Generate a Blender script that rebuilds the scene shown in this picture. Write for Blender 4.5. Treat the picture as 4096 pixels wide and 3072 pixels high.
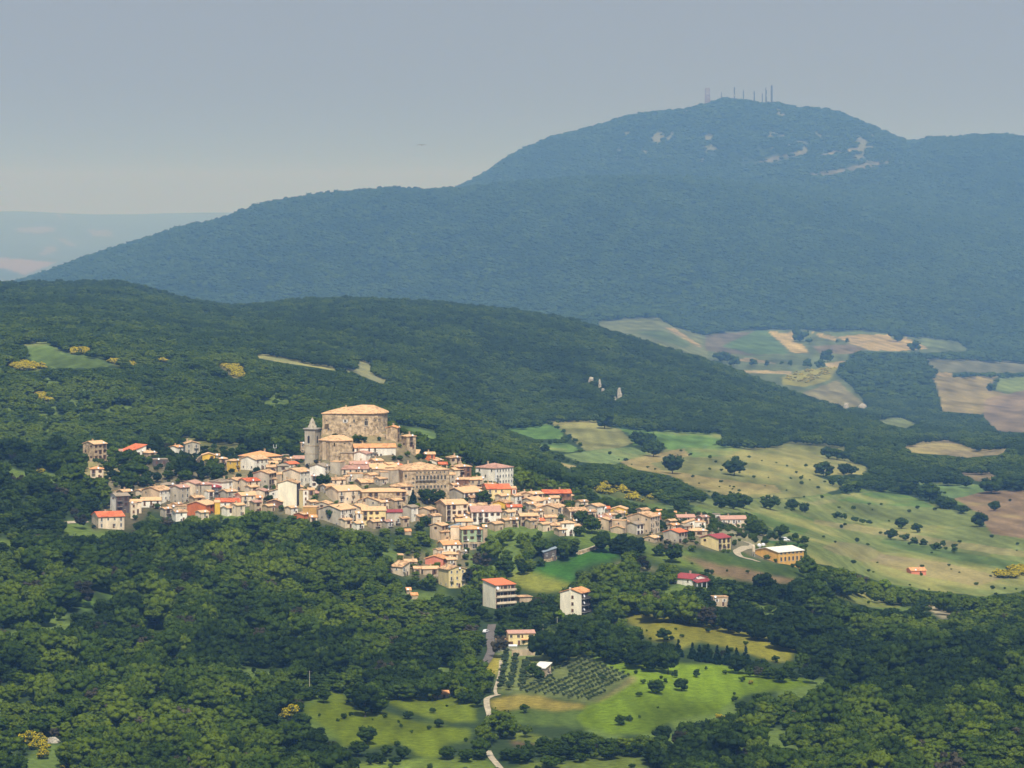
import bpy, bmesh, math, random, re
import numpy as np
from mathutils import Vector, Matrix
for o in list(bpy.data.objects): bpy.data.objects.remove(o)
sc = bpy.context.scene
random.seed(7); rng = np.random.default_rng(7)
# ---------------------------------------------------------------- camera
FPX = 14600.0; HZ = 800.0            # focal length and horizon row in pixels of the 4096x3072 photograph
cd = bpy.data.cameras.new('camera'); cam = bpy.data.objects.new('camera', cd); sc.collection.objects.link(cam)
cd.sensor_width = 36; cd.lens = FPX/4096*36; cd.shift_y = -(1536-HZ)/4096
cd.clip_start = 1; cd.clip_end = 150000
cam.rotation_euler = (math.radians(90), 0, 0)
sc.camera = cam
# ---------------------------------------------------------------- sky, sun, exposure
SUN_EL = 54; SUN_PHI = 7
w = bpy.data.worlds.new('World'); sc.world = w; w.use_nodes = True
nt = w.node_tree; bg = nt.nodes['Background']
sky = nt.nodes.new('ShaderNodeTexSky'); sky.sky_type = 'NISHITA'; sky.sun_disc = False
sky.sun_elevation = math.radians(SUN_EL); sky.sun_rotation = math.radians(180-SUN_PHI)
sky.air_density = .8; sky.dust_density = .2; sky.ozone_density = 1.2; sky.altitude = 800
mxs = nt.nodes.new('ShaderNodeMix'); mxs.data_type = 'RGBA'; mxs.inputs[0].default_value = .97; mxs.inputs[7].default_value = (6.1, 6.8, 8.0, 1)   # summer haze evens the sky out
nt.links.new(sky.outputs[0], mxs.inputs[6]); nt.links.new(mxs.outputs[2], bg.inputs[0]); bg.inputs[1].default_value = 0.05
sd = bpy.data.lights.new('sun', 'SUN'); sd.energy = 4.7; sd.angle = math.radians(0.5); sd.color = (1.0, .98, .95)
sun = bpy.data.objects.new('sun', sd); sc.collection.objects.link(sun)
sdir = Vector((math.sin(math.radians(SUN_PHI))*math.cos(math.radians(SUN_EL)), -math.cos(math.radians(SUN_PHI))*math.cos(math.radians(SUN_EL)), math.sin(math.radians(SUN_EL))))
sun.rotation_euler = sdir.to_track_quat('Z', 'Y').to_euler()
sc.view_settings.view_transform = 'Standard'; sc.view_settings.look = 'None'; sc.view_settings.gamma = 1
sc.view_settings.exposure = 0.1
cy = sc.cycles
cy.max_bounces = 6; cy.diffuse_bounces = 2; cy.glossy_bounces = 1; cy.transmission_bounces = 2; cy.volume_bounces = 2; cy.transparent_max_bounces = 4
cy.use_adaptive_sampling = True; cy.adaptive_threshold = 0.02
# ---------------------------------------------------------------- helpers
TL = dict(A=(240,1600,2.765), B=(1000,1580,3.16), C=(1500,1700,2.765), K=(2100,1850,2.765), E=(1500,2100,2.765), F=(2600,1950,2.765),
          G=(1700,2400,2.4578), H=(2700,280,2.4578), P=(0,1024,1.6193), Q=(0,2048,1.6193), R=(2730,1200,1.6193), S=(2730,2048,1.6193),
          V=(1800,1500,1.8433), W=(0,750,2.4578), M=(2780,320,6.144), I=(1150,2600,1.4111), J=(2250,2350,1.1545), N=(0,1300,.9071), U=(2200,1200,1.4111), O=(0,0,0.540038), X=(0,0,1.0))
def T(t, x, y):
    a = TL[t]; return a[0]+x/a[2], a[1]+y/a[2]
col = sc.collection
def link(o, parent=None):
    col.objects.link(o)
    if parent is not None: o.parent = parent
    return o
def tag(o, label=None, cat=None, group=None, kind=None):
    if label: o['label'] = label
    if cat: o['category'] = cat
    if group: o['group'] = group
    if kind: o['kind'] = kind
    return o
def empty(name, loc, rz=0, scale=None):
    o = bpy.data.objects.new(name, None); o.location = loc; o.rotation_euler = (0, 0, rz)
    if scale: o.scale = scale
    o.empty_display_size = 1
    return link(o)
class MB:
    def __init__(s): s.v = []; s.f = []; s.m = []
    def poly(s, pts, mi=0):
        b = len(s.v); s.v += [tuple(p) for p in pts]; s.f.append(list(range(b, b+len(pts)))); s.m.append(mi)
    def box(s, x0, y0, z0, x1, y1, z1, mi=0):
        b = len(s.v); s.v += [(x0,y0,z0),(x1,y0,z0),(x1,y1,z0),(x0,y1,z0),(x0,y0,z1),(x1,y0,z1),(x1,y1,z1),(x0,y1,z1)]
        for q in ((0,3,2,1),(4,5,6,7),(0,1,5,4),(1,2,6,5),(2,3,7,6),(3,0,4,7)): s.f.append([b+i for i in q]); s.m.append(mi)
    def slab(s, pts, t, mi=0):
        n = len(pts); b = len(s.v); s.v += [tuple(p) for p in pts]+[(p[0],p[1],p[2]-t) for p in pts]
        s.f.append([b+i for i in range(n)]); s.f.append([b+n+i for i in reversed(range(n))]); s.m += [mi, mi]
        for i in range(n):
            j = (i+1) % n; s.f.append([b+i, b+n+i, b+n+j, b+j]); s.m.append(mi)
    def bar(s, a, c, r, mi=0, n=4):
        a = Vector(a); c = Vector(c); d = (c-a).normalized(); u = d.orthogonal().normalized(); w_ = d.cross(u); b = len(s.v)
        for p in (a, c):
            for i in range(n):
                t = 2*math.pi*(i+.5)/n; s.v.append(tuple(p+(u*math.cos(t)+w_*math.sin(t))*r))
        for i in range(n):
            j = (i+1) % n; s.f.append([b+i, b+j, b+n+j, b+n+i]); s.m.append(mi)
        s.f.append([b+i for i in reversed(range(n))]); s.f.append([b+n+i for i in range(n)]); s.m += [mi, mi]
    def lathe(s, prof, n=16, mi=0, c=(0,0,0)):
        b = len(s.v)
        for r, z in prof:
            for i in range(n):
                t = 2*math.pi*i/n; s.v.append((c[0]+r*math.cos(t), c[1]+r*math.sin(t), c[2]+z))
        for k in range(len(prof)-1):
            for i in range(n):
                j = (i+1) % n; s.f.append([b+k*n+i, b+k*n+j, b+(k+1)*n+j, b+(k+1)*n+i]); s.m.append(mi)
        s.f.append([b+i for i in reversed(range(n))]); s.f.append([b+(len(prof)-1)*n+i for i in range(n)]); s.m += [mi, mi]
    def mesh(s, name, mats):
        me = bpy.data.meshes.new(name); me.from_pydata(s.v, [], s.f)
        for m in (mats if isinstance(mats, (list, tuple)) else [mats]): me.materials.append(m)
        me.polygons.foreach_set('material_index', s.m); me.update(); return me
    def build(s, name, mats, parent=None):
        return link(bpy.data.objects.new(name, s.mesh(name, mats)), parent)
def part(name, mesh, parent, loc=(0,0,0), rot=(0,0,0), scale=(1,1,1)):
    o = bpy.data.objects.new(name, mesh); o.location = loc; o.rotation_euler = rot; o.scale = scale
    return link(o, parent)
# ---------------------------------------------------------------- materials
def newmat(name):
    m = bpy.data.materials.new(name); m.use_nodes = True; n = m.node_tree; b = n.nodes['Principled BSDF']
    return m, n, b
def surf(name, c, var=.25, scale=.6, rough=.9, bump=0, spec=.2, streak=False, rnd=.0, c2=None, metallic=0):
    m, n, b = newmat(name); N = n.nodes; Lk = n.links
    tc = N.new('ShaderNodeTexCoord'); mp = N.new('ShaderNodeMapping'); Lk.new(tc.outputs['Object'], mp.inputs[0])
    if streak: mp.inputs['Scale'].default_value = (1, 1, .3)
    nz = N.new('ShaderNodeTexNoise'); nz.inputs['Scale'].default_value = scale; nz.inputs['Detail'].default_value = 4; nz.inputs['Roughness'].default_value = .65
    Lk.new(mp.outputs[0], nz.inputs['Vector'])
    oi = N.new('ShaderNodeObjectInfo')
    ad = N.new('ShaderNodeMath'); ad.operation = 'MULTIPLY_ADD'; ad.inputs[1].default_value = rnd; 
    Lk.new(oi.outputs['Random'], ad.inputs[0]); Lk.new(nz.outputs['Fac'], ad.inputs[2])
    rp = N.new('ShaderNodeValToRGB'); Lk.new(ad.outputs[0], rp.inputs[0])
    lo = tuple(x*(1-var) for x in c); hi = c2 if c2 else tuple(min(1, x*(1+var*.6)) for x in c)
    rp.color_ramp.elements[0].position = .36+rnd*.3; rp.color_ramp.elements[0].color = (*lo, 1)
    rp.color_ramp.elements[1].position = .64+rnd*.7; rp.color_ramp.elements[1].color = (*hi, 1)
    Lk.new(rp.outputs[0], b.inputs['Base Color'])
    b.inputs['Roughness'].default_value = rough; b.inputs['Specular IOR Level'].default_value = spec; b.inputs['Metallic'].default_value = metallic
    return m
def roofmat(name, c, c2):
    # rows of clay tiles with patches of old and new ones
    m, n, b = newmat(name); N = n.nodes; Lk = n.links
    tc = N.new('ShaderNodeTexCoord')
    nz = N.new('ShaderNodeTexNoise'); nz.inputs['Scale'].default_value = .32; nz.inputs['Detail'].default_value = 7; nz.inputs['Roughness'].default_value = .75
    Lk.new(tc.outputs['Object'], nz.inputs['Vector'])
    vo = N.new('ShaderNodeTexVoronoi'); vo.inputs['Scale'].default_value = .9; Lk.new(tc.outputs['Object'], vo.inputs['Vector'])
    sp = N.new('ShaderNodeSeparateColor'); Lk.new(vo.outputs['Color'], sp.inputs[0])
    oi = N.new('ShaderNodeObjectInfo')
    a1 = N.new('ShaderNodeMath'); a1.operation = 'MULTIPLY_ADD'; a1.inputs[1].default_value = .55; Lk.new(sp.outputs[0], a1.inputs[0]); Lk.new(nz.outputs['Fac'], a1.inputs[2])
    a2 = N.new('ShaderNodeMath'); a2.operation = 'MULTIPLY_ADD'; a2.inputs[1].default_value = .45; Lk.new(oi.outputs['Random'], a2.inputs[0]); Lk.new(a1.outputs[0], a2.inputs[2])
    rp = N.new('ShaderNodeValToRGB'); Lk.new(a2.outputs[0], rp.inputs[0])
    rp.color_ramp.elements[0].position = .46; rp.color_ramp.elements[0].color = (*[q*.8 for q in c], 1)
    km = rp.color_ramp.elements.new(.85); km.color = (*[(p*.45+q*.55) for p, q in zip(c, c2)], 1)
    rp.color_ramp.elements[-1].position = 1.0; rp.color_ramp.elements[-1].color = (*c2, 1)
    Lk.new(rp.outputs[0], b.inputs['Base Color']); b.inputs['Roughness'].default_value = .85; b.inputs['Specular IOR Level'].default_value = .2
    wv = N.new('ShaderNodeTexWave'); wv.inputs['Scale'].default_value = 1.6; wv.bands_direction = 'X'; Lk.new(tc.outputs['Object'], wv.inputs['Vector'])
    bp = N.new('ShaderNodeBump'); bp.inputs['Strength'].default_value = .5; bp.inputs['Distance'].default_value = .15
    Lk.new(wv.outputs['Fac'], bp.inputs['Height']); Lk.new(bp.outputs[0], b.inputs['Normal'])
    return m
def leafmat(name, dark, mid, light, scale=5.0, trans=False):
    m, n, b = newmat(name); N = n.nodes; Lk = n.links; N.remove(b)
    at = N.new('ShaderNodeAttribute'); at.attribute_type = 'INSTANCER'; at.attribute_name = 'tint'
    tc = N.new('ShaderNodeTexCoord'); nz = N.new('ShaderNodeTexNoise'); nz.inputs['Scale'].default_value = scale; nz.inputs['Detail'].default_value = 2
    Lk.new(tc.outputs['Object'], nz.inputs['Vector'])
    ma = N.new('ShaderNodeMath'); ma.operation = 'MULTIPLY_ADD'; ma.inputs[1].default_value = .8; Lk.new(nz.outputs['Fac'], ma.inputs[0])
    mb = N.new('ShaderNodeMath'); mb.operation = 'SUBTRACT'; mb.inputs[1].default_value = .4; Lk.new(at.outputs['Fac'], mb.inputs[0]); Lk.new(mb.outputs[0], ma.inputs[2])
    rp = N.new('ShaderNodeValToRGB'); Lk.new(ma.outputs[0], rp.inputs[0]); e = rp.color_ramp.elements
    e[0].position = 0; e[0].color = (*dark, 1); e[1].position = 1; e[1].color = (*light, 1); k = e.new(.5); k.color = (*mid, 1)
    df = N.new('ShaderNodeBsdfDiffuse'); Lk.new(rp.outputs[0], df.inputs[0]); tl = N.new('ShaderNodeBsdfTranslucent'); ms = N.new('ShaderNodeMixShader'); ms.inputs[0].default_value = .3; Lk.new(rp.outputs[0], tl.inputs[0]); Lk.new(df.outputs[0], ms.inputs[1]); Lk.new(tl.outputs[0], ms.inputs[2]); Lk.new(ms.outputs[0], N['Material Output'].inputs[0])
    return m
MW = dict(
 w=surf('white_plaster', (.86,.80,.67), .24, .35, streak=True), c=surf('cream_plaster', (.74,.60,.42), .28, .35, streak=True),
 g=surf('grey_plaster', (.47,.41,.31), .3, .35, streak=True), t=surf('tan_plaster', (.50,.385,.25), .32, .35, streak=True),
 s=surf('rubble_stone', (.44,.315,.18), .5, .55, c2=(.66,.50,.31)), y=surf('yellow_plaster', (.74,.47,.07), .15, .5, streak=True),
 Y=surf('pale_yellow_plaster', (.78,.62,.30), .15, .5, streak=True), o=surf('orange_plaster', (.58,.17,.06), .15, .5, streak=True),
 p=surf('coral_plaster', (.68,.24,.15), .12, .5, streak=True), G=surf('pale_green_plaster', (.36,.45,.27), .12, .5, streak=True),
 b=surf('brown_plaster', (.24,.13,.08), .3, .6), k=surf('ochre_plaster', (.50,.31,.10), .2, .6), d=surf('dark_concrete_and_shade', (.12,.10,.09), .3, .6),  # the dark tone also paints shade onto the cream block's balcony front
 e=surf('bright_cream_plaster', (.86,.78,.58), .14, .4, streak=True), B=surf('ochre_barn_plaster', (.74,.42,.11), .15, .4, streak=True))
MR = dict(
 T=roofmat('tan_tiles', (.33,.19,.10), (.80,.50,.26)), O=roofmat('orange_tiles', (.52,.22,.09), (.82,.40,.17)),
 R=roofmat('bright_red_tiles', (.52,.10,.04), (.80,.22,.09)), M=roofmat('maroon_sheet', (.26,.045,.05), (.36,.07,.07)),
 P=roofmat('pinkish_tiles', (.34,.17,.12), (.58,.33,.24)), D=roofmat('brown_grey_tiles', (.2,.15,.10), (.38,.30,.21)),
 W=surf('pale_sheet_roof', (.78,.74,.62), .08, .3), B=surf('blue_grey_sheet', (.28,.34,.38), .15, .5))
M_glass = surf('dark_window_glass', (.03,.03,.035), .3, 1, rough=.3, spec=.5)
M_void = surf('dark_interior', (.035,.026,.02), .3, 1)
M_shut = surf('brown_shutter', (.13,.06,.03), .3, 2, rnd=.5)
M_frame = surf('white_frame', (.72,.70,.65), .1, 2)
M_conc = surf('balcony_concrete', (.45,.41,.34), .2, 1)
M_rail = surf('iron_railing', (.10,.09,.09), .2, 1)
M_metal = surf('galvanised_steel', (.55,.56,.58), .15, 1, rough=.45, spec=.5, metallic=.3)
M_red = surf('red_mast_paint', (.30,.20,.20), .2, 1)
M_whitep = surf('white_paint', (.8,.8,.8), .05, 1, rough=.4, spec=.5)
M_bark = surf('bark', (.10,.07,.045), .4, 3)
M_rock = surf('limestone', (.42,.38,.30), .45, .5)
M_rub = surf('rubber', (.02,.02,.02), .2, 3)
M_asph = surf('asphalt', (.15,.13,.115), .25, .3); M_track = surf('pale_track', (.45,.38,.26), .35, .5)
# ---------------------------------------------------------------- noise
def vnoise(x, y, seed=0):
    xi = np.floor(x).astype(np.int64); yi = np.floor(y).astype(np.int64); xf = x-xi; yf = y-yi
    def h(a, b):
        n = (a*374761393 + b*668265263 + seed*974634777) & 0xffffffff
        n = ((n ^ (n >> 13))*1274126177) & 0xffffffff
        return ((n ^ (n >> 16)) & 0xffff)/65535.0
    sx = xf*xf*(3-2*xf); sy = yf*yf*(3-2*yf)
    return (h(xi,yi)*(1-sx)+h(xi+1,yi)*sx)*(1-sy)+(h(xi,yi+1)*(1-sx)+h(xi+1,yi+1)*sx)*sy
def fbm(x, y, seed=0, o=4):
    s = 0; a = 1; t = 0
    for i in range(o): s = s+a*vnoise(x*2**i, y*2**i, seed+i); t += a; a *= .5
    return s/t
def pchip(xk, yk, x):
    xk = np.asarray(xk, float); yk = np.asarray(yk, float); h = np.diff(xk); d = np.diff(yk)/h
    m = np.zeros_like(yk)
    for i in range(1, len(xk)-1):
        if d[i-1]*d[i] > 0:
            w1 = 2*h[i]+h[i-1]; w2 = h[i]+2*h[i-1]; m[i] = (w1+w2)/(w1/d[i-1]+w2/d[i])
    m[0] = d[0]; m[-1] = d[-1]
    x = np.clip(x, xk[0], xk[-1]); k = np.clip(np.searchsorted(xk, x)-1, 0, len(h)-1)
    t = (x-xk[k])/h[k]; hk = h[k]
    return (2*t**3-3*t**2+1)*yk[k]+(t**3-2*t**2+t)*hk*m[k]+(-2*t**3+3*t**2)*yk[k+1]+(t**3-t**2)*hk*m[k+1]
# ---------------------------------------------------------------- terrain
# crest and valley lines: (column, distance, row) with columns and rows on the 2212-wide view of the photo
FD = 14600/1.85172; HD = 432.0
GA = (0,2250,2760,3300,3700,4800,6000,7500,9000,13500,20000,34500,60000); GB = (0,2250,3150,5200,6500,9200,12700,16500,20000,26000,33000,52000,90000)
def g_(y): return np.interp(y, GA, GB)      # station along the valley -> metres from the camera
def gi(y): return np.interp(y, GB, GA)
def L(*a): return a
LAY = [
 L((-400,1300,1685),(600,1300,1685),(1100,1300,1690),(2212,1300,1690),(2700,1300,1690)),
 L((-400,1550,1400),(0,1550,1400),(600,1550,1430),(1000,1500,1490),(1400,1500,1480),(1800,1550,1470),(2212,1600,1450),(2700,1600,1450)),
 L((-400,1800,1130),(0,1800,1140),(300,1830,1160),(600,1850,1135),(760,1840,1160),(900,1800,1225),(1100,1760,1270),(1300,1760,1265),(1500,1830,1215),(1700,1860,1235),(1900,1950,1300),(2212,2050,1295),(2700,2050,1290)),
 L((-400,2050,960),(0,2030,985),(150,2030,1000),(300,2010,1000),(450,2000,1010),(600,1990,1010),(684,1990,992),(692,2000,935),(697,2000,929),(845,2000,929),(868,2000,940),(905,1995,982),(925,1990,1000),(1000,1970,1030),(1110,1950,1070),(1200,1940,1092),(1300,1930,1118),(1400,1920,1138),(1500,1925,1152),(1600,1950,1168),(1700,2000,1185),(1800,2070,1205),(1900,2150,1240),(2000,2200,1240),(2212,2300,1230),(2700,2300,1230)),
 L((-400,2250,985),(0,2250,1000),(300,2250,985),(450,2250,962),(600,2250,975),(760,2300,958),(900,2300,955),(1000,2250,1000),(1100,2250,1030),(1200,2250,1050),(1300,2250,1075),(1400,2250,1100),(1500,2250,1110),(1600,2300,1120),(1700,2350,1130),(1900,2450,1160),(2212,2500,1150),(2700,2500,1150)),
 L((-400,2700,716),(0,2700,733),(150,2700,738),(300,2700,762),(450,2700,788),(600,2700,806),(800,2720,850),(900,2750,880),(1000,2800,895),(1100,2900,905),(1300,2900,912),(1500,2900,930),(1700,2900,952),(1900,2900,980),(2100,2900,990),(2212,2900,985),(2700,2900,985)),
 L((-400,3300,590),(0,3300,620),(100,3300,622),(200,3300,620),(260,3300,622),(320,3300,634),(380,3300,652),(450,3300,664),(520,3300,673),(560,3300,668),(650,3300,659),(750,3300,657),(850,3300,661),(950,3300,665),(1050,3300,675),(1150,3300,688),(1250,3300,708),(1350,3350,738),(1400,3350,755),(1500,3350,783),(1600,3350,818),(1700,3300,858),(1800,3250,893),(1900,3200,920),(2000,3200,940),(2212,3150,955),(2700,3150,955)),
 L((-400,3750,720),(0,3750,740),(520,3750,780),(1000,3750,775),(1300,3750,768),(1500,3700,805),(1700,3650,845),(1800,3600,870),(1900,3600,890),(2100,3600,905),(2212,3600,910),(2700,3600,910)),
 L((-400,4800,690),(500,4800,700),(1000,4800,712),(1200,4800,698),(1300,4800,684),(1420,4800,684),(1470,4800,702),(1520,4800,718),(1600,4800,724),(1700,4800,727),(1850,4800,730),(2000,4800,745),(2100,4800,765),(2212,4800,780),(2700,4800,780)),
 L((-400,6000,740),(-100,6000,660),(40,6000,612),(100,6000,594),(150,6000,574),(200,6000,557),(300,6000,524),(400,6000,494),(470,6000,481),(500,6000,471),(560,6000,449),(600,6000,441),(650,6000,433),(700,6000,425),(750,6000,421),(800,6000,417),(850,6000,414),(920,6000,416),(980,6000,412),(1100,6000,400),(1200,6000,392),(1300,6000,390),(1450,6000,392),(1550,6000,402),(1650,6000,418),(1800,6000,450),(2000,6000,500),(2212,6000,525),(2700,6000,540)),
 L((-400,6500,790),(40,6500,640),(500,6500,500),(800,6500,440),(980,6500,430),(1300,6500,402),(1500,6500,392),(1700,6500,402),(1900,6500,430),(2212,6500,470),(2700,6500,480)),
 L((-400,7500,800),(300,7500,640),(600,7500,525),(800,7500,475),(900,7500,446),(980,7500,411),(1050,7500,376),(1100,7500,341),(1150,7500,316),(1200,7500,297),(1250,7500,286),(1300,7500,274),(1350,7500,257),(1400,7500,246),(1450,7500,239),(1500,7500,231),(1530,7500,226),(1560,7500,216),(1600,7500,218),(1640,7500,225),(1680,7500,226),(1730,7500,236),(1760,7500,237),(1800,7500,243),(1840,7500,258),(1880,7500,274),(1920,7500,291),(1960,7500,307),(1975,7500,309),(2010,7500,303),(2060,7500,303),(2100,7500,300),(2160,7500,298),(2212,7500,302),(2400,7500,316),(2700,7500,346)),
 L((-400,9000,640),(2700,9000,620)),
 L((-400,13500,592),(2700,13500,592)),
 L((-400,20000,542),(2700,20000,542)),
 L((-400,27000,478),(0,27000,478),(500,27000,480),(2700,27000,478)),
 L((-400,31500,462),(0,31500,459),(120,31500,460),(250,31500,462),(500,31500,461),(2700,31500,462)),
 L((-400,34500,520),(2700,34500,520)),
]
uc = np.concatenate([np.linspace(-.30,-.155,34)[:-1], np.arange(-.155,.1551,.00062), np.linspace(.155,.30,34)[1:]])
Yr = np.concatenate([np.geomspace(3,1000,26)[:-1], np.arange(1000,1240,15), np.arange(1240,1640,3), np.arange(1640,2256,5), np.arange(2256,3400,7), np.arange(3400,5600,13),
                     np.arange(5600,9300,20), np.arange(9300,17000,45), np.arange(17000,20000,300), np.arange(20000,52001,260)]).astype(float)
xs = 1106+uc*FD
lk = [(g_(np.interp(xs, *zip(*[(p[0],p[1]) for p in l]))), pchip([p[0] for p in l], [p[2] for p in l], xs)) for l in LAY]
Zg = np.zeros((len(Yr), len(uc)))
for c in range(len(uc)):
    yk = [3., 400., 1000.]+[a[0][c] for a in lk]
    zk = [-2.0, -118., -214.]+[(HD-a[1][c])/FD*a[0][c] for a in lk]
    Zg[:, c] = pchip(yk, zk, Yr)
Yg, Ug = np.meshgrid(Yr, uc, indexing='ij'); Xg = Ug*Yg
Yo = gi(Yr); Yog = gi(Yg)
amp = np.interp(Yo, [1000,1300,2200,3000,3600,4700,5200,7500,9000,14000,34000], [0,.6,.8,4,4.5,4,24,21,12,50,55])[:, None]
wl = np.interp(Yr, [1000,2200,3500,4700,9000,14000], [60,80,170,200,420,1500])
nz = np.zeros_like(Zg)
n1 = fbm(Xg/70, Yg/70, 3, 3)-.5; n2 = fbm(Xg/190, Yg/190, 9, 4)-.5; n3 = fbm(Xg/720, Yg/1050, 21, 5)-.5; n4 = fbm(Xg/1300, Yg/3000, 33, 4)-.45
k1 = np.clip((3000-Yog)/800, 0, 1); k3 = np.clip((Yog-4700)/500, 0, 1); k4 = np.clip((Yog-9500)/2500, 0, 1)
nz = n1*k1+n2*(1-k1)*(1-k3)+n3*k3*(1-k4)+n4*k4
far_fade = np.clip((34000-Yog)/6000, .0, 1)
Zg += nz*amp*2*np.where(Yog > 20000, far_fade, 1)
def Hgt(x, y):
    x = np.asarray(x, float); y = np.asarray(y, float); u = x/np.maximum(y, 1)
    i = np.clip(np.searchsorted(Yr, y)-1, 0, len(Yr)-2); j = np.clip(np.searchsorted(uc, u)-1, 0, len(uc)-2)
    a = np.clip((y-Yr[i])/(Yr[i+1]-Yr[i]), 0, 1); b = np.clip((u-uc[j])/(uc[j+1]-uc[j]), 0, 1)
    return (Zg[i,j]*(1-a)+Zg[i+1,j]*a)*(1-b)+(Zg[i,j+1]*(1-a)+Zg[i+1,j+1]*a)*b
def ground(px, py, y0=1250, y1=2150):
    """where the line of sight through pixel (px, py) of the photo meets the ground between y0 and y1"""
    u = (px-2048)/FPX; ys = np.linspace(g_(y0), g_(y1), 1400); zs = Hgt(u*ys, ys); rows = HZ-zs/ys*FPX
    k = np.nonzero(rows <= py)[0]
    i = k[0] if len(k) else int(np.argmin(rows-py))
    return u*ys[i], float(ys[i]), float(zs[i])
def proj(x, y, z): return (2048+x/y*FPX)/1.85172, (HZ-z/y*FPX)/1.85172
def inpoly(px, py, pts):
    pts = np.asarray(pts, float); r = np.zeros(px.shape, bool); n = len(pts); j = n-1
    for i in range(n):
        xi, yi = pts[i]; xj, yj = pts[j]
        if yi != yj: r ^= ((yi > py) != (yj > py)) & (px < (xj-xi)*(py-yi)/(yj-yi)+xi)
        j = i
    return r
def PD(t, pts): return [(T(t,*p)[0]/1.85172, T(t,*p)[1]/1.85172) for p in pts]
grn = (.13,.175,.055); olv = (.19,.20,.07); tan = (.34,.27,.11); bgr = (.19,.275,.025); ygr = (.27,.28,.05); brn = (.26,.18,.10)
FAR = (3450,5300); MIDR = (2120,3200); NEAR = (1250,2250); LS = (2150,3350)
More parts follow.
